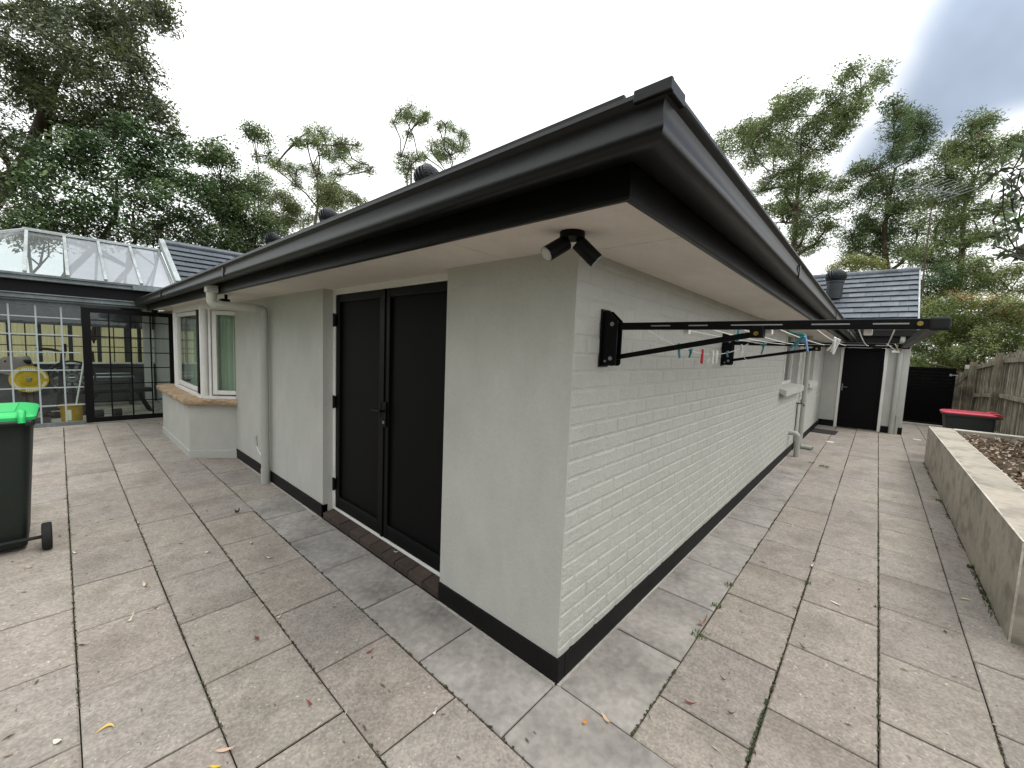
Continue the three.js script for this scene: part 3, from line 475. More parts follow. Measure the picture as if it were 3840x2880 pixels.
  function dumbbell(label, p, turn, s = 1) { const d = thing('dumbbell', label, 'dumbbell', p, turn, 'dumbbells on the gym floor'); for (const k of [-1, 1]) { const g = new THREE.CylinderGeometry(.085 * s, .085 * s, .12 * s, 6); g.rotateZ(Math.PI / 2); g.translate(k * .13 * s, .076 * s, 0); mesh('head', [triUV(g)], mat.rubber, d); } mesh('grip', [rod([-.08 * s, .076 * s, 0], [.08 * s, .076 * s, 0], .016 * s)], mat.steel, d); }
  dumbbell('black hexagonal dumbbell lying on the floor near the weight bench', [-10.1, .008, 1.0], Math.PI / 2 + .1);
  dumbbell('small black dumbbell behind the yellow bucket', [-10.5, .008, 1.75], .6, .8);
  const shelf = thing('dumbbell_rack', 'low steel rack with silver bars behind the black bench', 'weight rack', [-11.9, 0, 1.0]);
  mesh('shelf', [bx(-.15, .15, .55, .58, -.5, .45), bx(-.15, .15, .3, .33, -.5, .45)], mat.gymDark, shelf); mesh('post', [bx(-.15, -.11, .006, .75, -.5, -.46), bx(-.15, -.11, .006, .75, .41, .45), bx(.11, .15, .006, .6, -.5, -.46), bx(.11, .15, .006, .6, .41, .45)], mat.gymDark, shelf);
  mesh('bar', [rod([.05, .65, -.55], [.05, .65, .5], .03), rod([-.08, .72, -.5], [-.08, .72, .45], .025)], mat.steel, shelf);
  const bike = thing('exercise_bike', 'black fan exercise bike with a towel over its seat', 'exercise bike', [-11.1, 0, 1.75]);
  { const w = new THREE.TorusGeometry(.33, .02, 8, 40); w.rotateY(Math.PI / 2); w.translate(0, .72, -.3); mesh('fan_guard', [triUV(w), ...[0, 1, 2].map((i) => { const t = new THREE.TorusGeometry(.26 - i * .08, .008, 6, 32); t.rotateY(Math.PI / 2); t.translate(.03, .72, -.3); return triUV(t); })], mat.gymDark, bike);
    for (let i = 0; i < 10; i++) { const a = i / 10 * Math.PI * 2; mesh('fan_blade', [beam([0, .72 + Math.sin(a) * .05, -.3 + Math.cos(a) * .05], [0, .72 + Math.sin(a) * .3, -.3 + Math.cos(a) * .3], .01, .05)], mat.steel, bike); }
    mesh('frame', [beam([0, .1, -.5], [0, .1, .6], .07, .07), beam([0, .12, .3], [0, 1.0, .38], .06, .06), beam([0, .12, -.1], [0, 1.25, -.2], .06, .07), beam([0, .5, .33], [0, .8, -.12], .05, .06), bx(-.25, .25, .006, .06, -.55, -.47), bx(-.25, .25, .006, .06, .55, .63)], mat.gymDark, bike);
    mesh('seat', [bx(-.12, .12, 1.0, 1.08, .22, .55, .035)], mat.rubber, bike); mesh('handlebar', [tube([[-.25, 1.3, .15], [-.25, 1.28, -.05], [-.2, 1.22, -.2], [0, 1.22, -.22], [.2, 1.22, -.2], [.25, 1.28, -.05], [.25, 1.3, .15]], .018, 40, 8), bx(-.07, .07, 1.24, 1.4, -.25, -.2, .01)], mat.rubber, bike);
    const h = mulberry(4), f = [], n = 12, P = (i, j) => { const a = i / n * Math.PI * 2, k = j / 5; return [.02 + Math.cos(a) * (.1 + .07 * k) + h() * .0, 1.12 - k * k * .32 + .03 * Math.sin(a * 3 + j), .42 + Math.sin(a) * (.14 + .09 * k + .03 * Math.cos(a * 4))]; };
    for (let j = 0; j < 5; j++) for (let i = 0; i < n; i++) f.push(...quad(P(i, j), P(i + 1, j), P(i + 1, j + 1), P(i, j + 1))); for (let i = 0; i < n; i++) f.push([[.02, 1.125, .42], P(i + 1, 0), P(i, 0)]);
    mesh('towel', [smooth(tris(f), 1)], M(0x7d7470, 1, { side: THREE.DoubleSide }), bike); }
}

// ---------------------------------------------------------------- roof turbine vents
function turbine(label, pos, s, m) {
  const t = thing('roof_vent', label, 'roof vent', pos, 0, 'spinning turbine vents on the roofs'), N = 18, H = .3 * s, R = .21 * s, n = 9;
  mesh('stem', [rod([0, -.42 * s, 0], [0, 0, 0], .165 * s, .165 * s, 28), rod([0, -.02 * s, 0], [0, .02 * s, 0], .185 * s, .185 * s, 28), rod([0, -.2 * s, 0], [0, -.185 * s, 0], .17 * s, .17 * s, 28)], m, t);
  const f = [], prof = (k) => { const a = -.62 + k / n * (Math.PI / 2 + .5); return [Math.cos(a) * R, .13 * s + Math.sin(a) * H * .62]; };
  for (let k = 0; k < n; k++) { const tw = (q) => q * .1, [r0, y0] = prof(k), [r1, y1] = prof(k + 1), P = (r, y, a) => [Math.cos(a) * r, y, Math.sin(a) * r], w = Math.PI * 2 / N * 1.05; f.push(...quad(P(r0 * 1.05, y0, tw(k)), P(r1 * 1.05, y1, tw(k + 1)), P(r1 * .86, y1, tw(k + 1) + w), P(r0 * .86, y0, tw(k) + w)), ...quad(P(r0 * 1.05, y0, tw(k)), P(r0 * .98, y0, tw(k) - .03), P(r1 * .98, y1, tw(k + 1) - .03), P(r1 * 1.05, y1, tw(k + 1)))); }
  const g = tris(f); for (let i = 0; i < N; i++) { const o = mesh('vane', g, m, t); o.rotation.y = i / N * Math.PI * 2; }
  mesh('crown_cap', [rod([0, prof(n)[1] - .035 * s, 0], [0, prof(n)[1] + .012 * s, 0], .11 * s, .07 * s, 24)], m, t);
}
const ventM = M(0x3c4043, .45, { metal: .5, map: grimeMap, side: THREE.DoubleSide });
turbine('dark turbine vent nearest the roof corner, above the double door', [-4.56, 4.2, -2.44], 1, ventM);
turbine('dark turbine vent in the middle of the three along the roof', [-8.45, 4.33, -2.58], 1, ventM);
turbine('dark turbine vent farthest left along the roof edge', [-12.3, 4.42, -2.66], 1, ventM);
turbine('dark turbine vent on the tiled rear wing roof', [-.0, 3.82, -12.55], 1.08, ventM);

// ---------------------------------------------------------------- television antenna on the rear wing
{
  const a = thing('antenna', 'rusty pole with a long-armed television antenna above the rear wing', 'antenna', [1.72, 0, -13.1]), rust = M(0x5d4a3d, .85, { map: grimeMap });
  mesh('mast', [rod([0, 2.3, 0], [-.02, 6.05, 0], .017, .013)], rust, a); mesh('bracket', [bx(-.12, .02, 3.3, 3.34, -.03, .03), bx(-.12, .02, 2.5, 2.54, -.03, .03)], mat.zinc, a);
  const bo = mesh('boom', [beam([-.42, 6.06, .4], [.5, 5.95, -.5], .025, .025), rod([-.3, 6.05, .28], [-.3, 6.36, .28], .01), rod([-.02, 5.9, 0], [-.02, 6.06, 0], .02)], mat.zinc, a);
  for (let i = 0; i < 9; i++) { const t = i / 8, x = mix(-.4, .48, t), y = mix(6.06, 5.95, t), z = mix(.38, -.48, t), L = mix(.62, .34, t); mesh('element', [rod([x - L * .72, y - .05 * L, z - L * .62], [x + L * .72, y + .05 * L, z + L * .62], .0055, .0055, 6)], mat.steel, bo); }
  mesh('element', [rod([-.3 - .45, 6.3, .28 - .38], [-.3 + .45, 6.4, .28 + .38], .006, .006, 6)], mat.steel, bo);
}

// ---------------------------------------------------------------- twin spotlight under the eave
{
  const s = thing('spotlight', 'black twin spotlight fixed under the corner eave', 'spotlight', [.105, 2.125, .215]);
  mesh('base', [rod([0, -.026, 0], [0, 0, 0], .05, .05, 40)], mat.powder, s);
  const right = V(.745, 0, -.667), toCam = V(.56, 0, .83);
  for (const [k, d] of [[-1, right.clone().multiplyScalar(-.78).add(V(0, -.6, 0)).addScaledVector(toCam, .4)], [1, right.clone().multiplyScalar(.72).add(V(0, -.66, 0)).addScaledVector(toCam, .05)]]) {
    d.normalize(); const st = right.clone().multiplyScalar(k * .025), j = st.clone().add(V(0, -.05, 0)), a = j.clone().addScaledVector(d, -.018).addScaledVector(right, k * .012), b = a.clone().addScaledVector(d, .105);
    const h = mesh('lamp_head', [rod(a.toArray(), b.toArray(), .031, .031, 32)], mat.powder, s);
    mesh('stem', [rod([st.x, -.02, st.z], j.toArray(), .008)], mat.powder, s);
    const t = new THREE.TorusGeometry(.0275, .0035, 8, 32); t.applyQuaternion(new THREE.Quaternion().setFromUnitVectors(V(0, 0, 1), d)); t.translate(...b.toArray()); mesh('bezel', [triUV(t)], mat.steel, h);
    const e0 = b.clone().addScaledVector(d, .0012); mesh('lens', [rod(b.toArray(), e0.toArray(), .026, .026, 28)], M(0xb8b6ae, .25), h);
  }
  const c = thing('floodlight', 'small black sensor light tucked under the gutter outlet elbow', 'sensor light', [-4.35, 2.125, .35]);
  mesh('body', [bx(-.05, .05, -.12, -.05, -.03, .06, .015)], mat.black, c); mesh('lens', [rod([.0, -.1, .055], [.01, -.105, .075], .025, .028, 16)], M(0xc8c8c0, .3), c); mesh('stem', [rod([0, -.06, 0], [0, 0, 0], .015)], mat.black, c);
}

// ---------------------------------------------------------------- fold-down clothesline and pegs
{
  const c = thing('clothesline', 'black wall-mounted fold-down clothesline with white lines', 'clothesline', [0, 0, 0]);
  for (const z of [-.27, -2.42]) {
    const sh = new THREE.Shape(); [[.002, 1.59], [.002, 1.86], [.03, 1.86], [.085, 1.81], [.085, 1.60], [.075, 1.59]].forEach(([x, y], i) => i ? sh.lineTo(x, y) : sh.moveTo(x, y));
    const g = new THREE.ExtrudeGeometry(sh, { depth: .005, bevelEnabled: true, bevelSize: .002, bevelThickness: .001, bevelSegments: 1 }); const g2 = g.clone(); g.translate(0, 0, z + .022); g2.translate(0, 0, z - .027);
    const br = mesh('bracket', [triUV(g), triUV(g2), bx(.001, .008, 1.58, 1.87, z - .045, z + .045, .002)], mat.powder, c);
    mesh('bolt', [rod([.06, 1.795, z + .022], [.06, 1.795, z + .036], .011, .011, 6), rod([.06, 1.625, z + .022], [.06, 1.625, z + .036], .011, .011, 6), rod([.03, 1.61, z + .026], [.03, 1.61, z + .034], .006, .006, 8)], mat.steel, br);
    const arm = mesh('arm', [bx(.07, 1.2, 1.768, 1.803, z - .012, z + .012, .004)], mat.powder, c);
    for (const [a, b] of [[.25, .34], [.42, .50], [.59, .77], [.86, .97], [1.03, 1.12]]) mesh('slot', [bx(a, b, 1.7835, 1.7885, z + .0118, z + .0135, .0008)], mat.slot, arm);
    mesh('strut', [beam([.06, 1.63, z - .018], [.68, 1.752, z - .018], .014, .024, .003)], mat.powder, c);
    mesh('lug', [bx(.66, .71, 1.735, 1.785, z - .026, z + .016, .006)], mat.powder, c); mesh('bolt', [rod([.685, 1.752, z + .012], [.685, 1.752, z + .024], .009, .009, 6), rod([1.145, 1.786, z + .012], [1.145, 1.786, z + .018], .008, .008, 8)], mat.brass, c);
    mesh('end_cap', [bx(1.165, 1.215, 1.764, 1.807, z - .016, z + .016, .01)], mat.rubber, c);
  }
  mesh('cross_bar', [bx(1.17, 1.2, 1.77, 1.802, -2.404, -.286, .004)], mat.powder, c);
  const wire = M(0xd9dad4, .6), lx = [.34, .47, .6, .73, .86, .99, 1.09];
  const sag = (x, d) => Array.from({ length: 9 }, (_, i) => { const t = i / 8; return [x, 1.783 - d * 4 * t * (1 - t), mix(-.27, -2.42, t)]; });
  lx.forEach((x, i) => mesh('line', [tube(sag(x, .008 + .006 * (i % 3)), .0022, 30, 6)], wire, c));
  mesh('line', [tube(sag(.2, .112), .0026, 40, 6)], wire, c); mesh('line_end', [tube([[.2, 1.78, -2.4], [.22, 1.72, -2.41], [.18, 1.66, -2.41], [.24, 1.62, -2.4]], .0022, 20, 6)], wire, c);
  for (const x of [.4, .72, 1.02]) mesh('line_clip', [bx(x - .012, x + .012, 1.75, 1.77, -.32, -.29, .003)], mat.white, c);
  mesh('pull_cord', [rod([1.09, 1.79, -2.2], [1.15, 1.74, -2.36], .0025), rod([1.13, 1.79, -2.2], [1.16, 1.74, -2.36], .0025), bx(1.12, 1.16, 1.735, 1.75, -2.40, -2.38, .003)], mat.white, c);
  function peg(label, col, x, y, z, tilt, turn, open = .12) {
    const p = thing('clothes_peg', label, 'clothes peg', [x, y, z], turn, 'pegs on the clothesline'); p.scale.setScalar(1.25); const m = M(col, .5); const inner = new THREE.Group();
    for (const s of [-1, 1]) { const g = beam([0, .022, s * .004], [0, -.052, s * (.005 + open * .06)], .009, .0065, .002), h = beam([0, .022, s * .004], [0, -.015, s * .0042], .010, .005, .002); const o = mesh('leg', [g, h], m, p); o.rotation.x = tilt; }
    const t = new THREE.TorusGeometry(.006, .0015, 6, 14); t.rotateY(Math.PI / 2); const o = mesh('spring', [triUV(t)], mat.steel, p); o.rotation.x = tilt;
  }
  const yl = (z) => { const t = (z + .27) / -2.15; return 1.783 - .112 * 4 * t * (1 - t); }, teal = 0x117d80;
  peg('red clothes peg hanging on the sagging line', 0xc2132c, .2, yl(-1.2) + .0, -1.2, .05, .4, .3);
  peg('thin white peg hanging beside the red peg', 0xe4e4de, .2, yl(-1.4), -1.4, .15, 1.2, .2);
  peg('small white peg, second from the red peg', 0xe8e8e4, .2, yl(-1.52), -1.52, -.2, .3, .1);
  peg('teal peg lying along the lowest part of the sagging line', teal, .2, yl(-1.78), -1.78, 1.45, .15, .2);
  peg('white peg on the rising end of the sagging line', 0xdcdcd4, .2, yl(-2.2), -2.2, -.5, .5, .25);
  peg('teal peg clipped sideways at the near end of the sagging line', teal, .2, yl(-.78), -.78, -1.0, .5, .35);
  peg('teal peg below the first sideways teal peg', 0x0f6f74, .2, yl(-.98), -.98, -1.3, .2, .2);
  peg('upright teal peg clipped close under the front arm', 0x15808a, .47, 1.77, -.9, 2.9, .2, .1);
  peg('teal peg splayed open near the far arm', teal, .34, 1.765, -2.28, 1.0, .5, .5);
  peg('open teal peg lying flat on a middle line', teal, .73, 1.78, -1.08, 1.35, .9, .5);
  peg('dusty blue peg hanging beside the flat teal peg', 0x5c7fa8, .73, 1.772, -1.2, .1, 1.2, .4);
  peg('small clear peg behind the middle of the arm', 0xd6dad6, .86, 1.765, -1.35, .3, .3, .2);
  peg('pale peg hanging from a line next to the clear peg', 0xcfd2cc, .86, 1.765, -1.5, .5, 1.0, .2);
}

// ---------------------------------------------------------------- wheelie bins
function bin(label, pos, turn, s, lidCol, bodyCol) {   // back (hinge, wheels) toward +x
  const b = thing('wheelie_bin', label, 'bin', pos, turn, 'wheelie bins'); b.scale.setScalar(s);
  const bm = M(bodyCol, .6, { bumpMap: fineBump, bumpScale: .0008, map: grimeMap }), lm = M(lidCol, .42);
  const ring = (y, x0, x1, w, r) => { const o = [], n = 4; for (const [cx, cz, a0] of [[x1 - r, w - r, 0], [x0 + r, w - r, 1], [x0 + r, -w + r, 2], [x1 - r, -w + r, 3]]) for (let i = 0; i <= n; i++) { const a = (a0 + i / n) * Math.PI / 2; o.push([cx + Math.cos(a) * r, y, cz + Math.sin(a) * r]); } return o; };
  const loft = (rs) => { const f = []; for (let k = 0; k < rs.length - 1; k++) { const A = rs[k], B = rs[k + 1]; for (let i = 0; i < A.length; i++) { const j = (i + 1) % A.length; f.push(...quad(A[j], A[i], B[i], B[j])); } } return f; };
  const capf = (R, up) => { const f = []; for (let i = 1; i < R.length - 1; i++) f.push(up ? [R[0], R[i + 1], R[i]] : [R[0], R[i], R[i + 1]]); return f; };
  const r0 = ring(.03, -.60, -.08, .235, .04), r0b = ring(.22, -.615, -.0, .245, .04), r1 = ring(.9, -.70, .0, .285, .05), r2 = ring(.985, -.71, .0, .29, .05);
  mesh('body', [triUV(smooth(tris([...loft([r0, r0b, r1, r2]), ...capf(r0, false)]), .5))], bm, b);
  mesh('rim', [triUV(smooth(tris([...loft([ring(.955, -.72, .025, .30, .05), ring(.96, -.735, .035, .312, .05), ring(1.0, -.735, .035, .312, .05), ring(1.003, -.7, .0, .285, .05)])]), .4))], bm, b);
  const lid = mesh('lid', [triUV(smooth(tris([...loft([ring(1.0, -.745, .03, .315, .05), ring(1.022, -.75, .03, .318, .05), ring(1.034, -.735, .02, .305, .06), ring(1.05, -.69, -.03, .26, .06)]), ...capf(ring(1.05, -.69, -.03, .26, .06), true)]), .6))], lm, b);
  for (const z of [-.17, 0, .17]) mesh('rib', [bx(-.62, -.1, 1.045, 1.057, z - .045, z + .045, .005)], lm, lid);
  for (const z of [-.25, .25]) mesh('hinge_lug', [triUV(tube([[-.06, 1.035, z], [-.02, 1.055, z], [.03, 1.052, z], [.066, 1.025, z], [.078, .985, z]], .02, 16, 10))], lm, lid);
  mesh('hinge_bridge', [bx(-.05, .03, 1.02, 1.044, -.12, .12, .01)], lm, lid);
  mesh('handle', [rod([.07, .99, -.26], [.07, .99, .26], .016), bx(.02, .08, .965, 1.0, -.3, -.26, .008), bx(.02, .08, .965, 1.0, .26, .3, .008)], bm, b);
  mesh('axle', [rod([-.015, .1, -.335], [-.015, .1, .335], .013)], mat.rubber, b);
  for (const k of [-1, 1]) { const w = new THREE.LatheGeometry([[.012, -.022], [.05, -.022], [.055, -.012], [.075, -.012], [.082, -.026], [.095, -.026], [.1, -.018], [.1, .018], [.095, .026], [.082, .026], [.075, .012], [.055, .012], [.05, .022], [.012, .022]].map(([r, y]) => new THREE.Vector2(r, y)), 36); w.rotateX(Math.PI / 2); w.translate(-.015, .1, k * .335); mesh('wheel', [triUV(w)], mat.rubber, b); }
}
bin('dark green wheelie bin with bright green lid at left edge of courtyard', [-3.5, 0, 2.05], 0, 1, [.015, .45, .11], 0x122019);
bin('dark wheelie bin with red lid standing behind the concrete planter', [2.6, 0, -9.05], 0, .84, [.42, .025, .05], 0x2d3230);

// ---------------------------------------------------------------- concrete planter with soil
{
  const p = thing('planter', 'long raised concrete planter with stained sides beside the path', 'planter', [1.79, 0, -2.2]);
  mesh('wall', [bx(0, .28, -.04, .628, -6.15, 0, .01), bx(.28, 1.22, -.04, .628, -.28, 0, .006), bx(.28, 1.22, -.04, .628, -6.15, -5.95, .006)], mat.concrete, p);
  { const am = M(0xe4e0d2, .9, { map: grimeMap }); mesh('arris', [bx(-.0015, .009, .6275, .6305, -6.14, -.006)], am, p); mesh('arris', [bx(.272, .281, .6275, .6305, -5.95, -.28)], am, p); mesh('arris', [bx(-.0015, .008, .0, .62, -.008, .0015)], am, p); mesh('cap_strip', [bx(.29, 1.21, .6275, .632, -6.13, -5.97)], am, p); }
  mesh('soil', [(() => { const f = [], nx = 12, nz = 60, Y = (x, z) => .555 + .05 * (fbm(x * .4 + 3, z * .1 + 5, 8, 4, 7) - .5) * 2; const g = (i, j) => { const x = .27 + i / nx * .96, z = -.27 - j / nz * 5.7; return [x, Y(x, z), z]; }; for (let i = 0; i < nx; i++) for (let j = 0; j < nz; j++) f.push(...quad(g(i, j), g(i + 1, j), g(i + 1, j + 1), g(i, j + 1))); return tris(f); })()], mat.soil, p);
  const chip = tris([...quad([-.5, 0, -.2], [.45, .1, -.25], [.5, 0, .2], [-.4, .12, .22])]), n = 2600, im = new THREE.InstancedMesh(chip, M(0xffffff, 1, { side: THREE.DoubleSide }), n), o = new THREE.Object3D(), col = new THREE.Color(), pal = [[.12, .08, .05], [.2, .13, .08], [.3, .22, .14], [.42, .35, .26], [.08, .055, .04], [.5, .44, .36]];
  for (let i = 0; i < n; i++) { const x = rr(.3, 1.2), z = -rr(.3, 5.92); o.position.set(x, .57 + rr(-.015, .03), z); o.rotation.set(rr(-.6, .6), rr(0, 6.3), rr(-.6, .6)); o.scale.setScalar(rr(.015, .055)); o.updateMatrix(); im.setMatrixAt(i, o.matrix); im.setColorAt(i, col.setRGB(...pal[Math.floor(rnd() * 6)])); }
  im.name = 'bark_mulch'; im.userData.kind = 'stuff'; p.add(im);
}

// ---------------------------------------------------------------- gate, paling fence
{
  const g = thing('gate', 'tall black slatted side gate between rear wing and fence', 'gate', [1.63, 0, -14.7]);
  mesh('gate_frame', [bx(0, .04, .03, 1.62, -.02, .02), bx(.98, 1.02, .03, 1.62, -.02, .02), bx(.04, .98, 1.585, 1.62, -.02, .019), bx(.04, .98, .03, .07, -.02, .019)], mat.blackMatt, g);
  for (let i = 0; i < 16; i++) mesh('slat', [bx(.04, .98, .073 + i * .0945, .073 + i * .0945 + .0937, -.01, .008)], mat.blackMatt, g);
  mesh('latch', [bx(.93, 1.06, 1.42, 1.44, .02, .04, .003), bx(.9, .95, 1.4, 1.46, .02, .03, .003)], mat.steel, g);
  const f = thing('paling_fence', 'weathered grey timber paling fence along the right boundary', 'fence', [3.0, 0, 0]);
  const top = (z) => z > -11 ? 1.99 : mix(1.99, 1.66, (z + 11) / -6), lo = .02;
  let k = 0; for (let z = -8.3; z > -15; z -= .101, k++) { const t = top(z) + rr(-.007, .007), o = mesh('paling', [bx(.03, .048, lo, t, z - .099, z - .002)], mat.wood[k % 4], f); o.position.x = rr(-.004, .004) + (k % 2 ? .006 : 0); o.rotation.x = rr(-.006, .006); }
  for (const z of [-8.45, -11.5, -14.6]) mesh('post', [bx(-.13, -.03, 0, top(z) + .02, z - .06, z + .06, .006)], mat.wood[2], f);
  for (const [a, b] of [[-8.4, -11.44], [-11.56, -14.54]]) for (const d of [.14, .86, 1.65]) mesh('rail', [beam([-.005, top(a) - d, a], [-.005, top(b) - d, b], .05, .085, .004)], mat.wood[d < .2 ? 1 : 3], f);
  for (let i = 0; i < 4; i++) mesh('paling', [bx(-.38 + i * .098, -.38 + i * .098 + .094, lo, 1.42 + i * .1, -14.86, -14.845)], mat.wood[i % 4], f);
  { const q = []; for (let z = -8.2; z < 6; z += .101) q.push(bx(.03, .048, lo, 1.97 + rr(-.02, .02), z + .002, z + .099)); mesh('palings', q, mat.wood[1], f).userData.kind = 'stuff'; }
  mesh('brace', [beam([-.44, 1.05, -14.8], [.0, 1.72, -14.8], .03, .09)], mat.wood[2], f);
  lone('white_post', [bx(2.86, 2.96, 0, 1.73, -15.3, -15.2, .004)], mat.cream, 'pale post showing behind the fence brace by the gate', 'post');
}

// ---------------------------------------------------------------- small fittings
{
  const t = thing('garden_tap', 'small brass garden tap on the side wall by the downpipe', 'tap', [0, 0, -7.4]), cu = M(0x5d5a50, .5, { metal: .7 });
  mesh('pipe', [rod([.02, -.0, 0], [.02, .88, 0], .009), rod([.0, .88, 0], [.07, .88, 0], .012)], cu, t); mesh('spout', [tube([[.06, .88, 0], [.1, .88, 0], [.12, .86, 0], [.122, .83, 0]], .011, 12, 8)], cu, t); mesh('handle', [rod([.07, .88, 0], [.07, .94, 0], .007), beam([.07, .945, -.035], [.07, .945, .035], .012, .01)], cu, t);
  const m = thing('doormat', 'dark doormat lying by the rear door', 'doormat', [.24, .001, -10.5], -.03); mesh('mat', [bx(-.22, .22, 0, .012, -.32, .32, .004)], M(0x2c2a28, 1, { bumpMap: fineBump, bumpScale: .006 }), m); mesh('border', [bx(-.235, .235, 0, .009, -.335, .335, .003)], mat.rubber, m);
  for (const [x, z, l] of [[.45, -9.05, 'round white drain cover beside the downpipe'], [1.85, -11.2, 'round white drain cover at the corner of the rear wing']]) lone('drain_cover', [rod([x, -.004, z], [x, .006, z], .075, .07, 28), rod([x, .006, z], [x, .009, z], .03, .03, 16)], mat.white, l, 'drain cover');
}

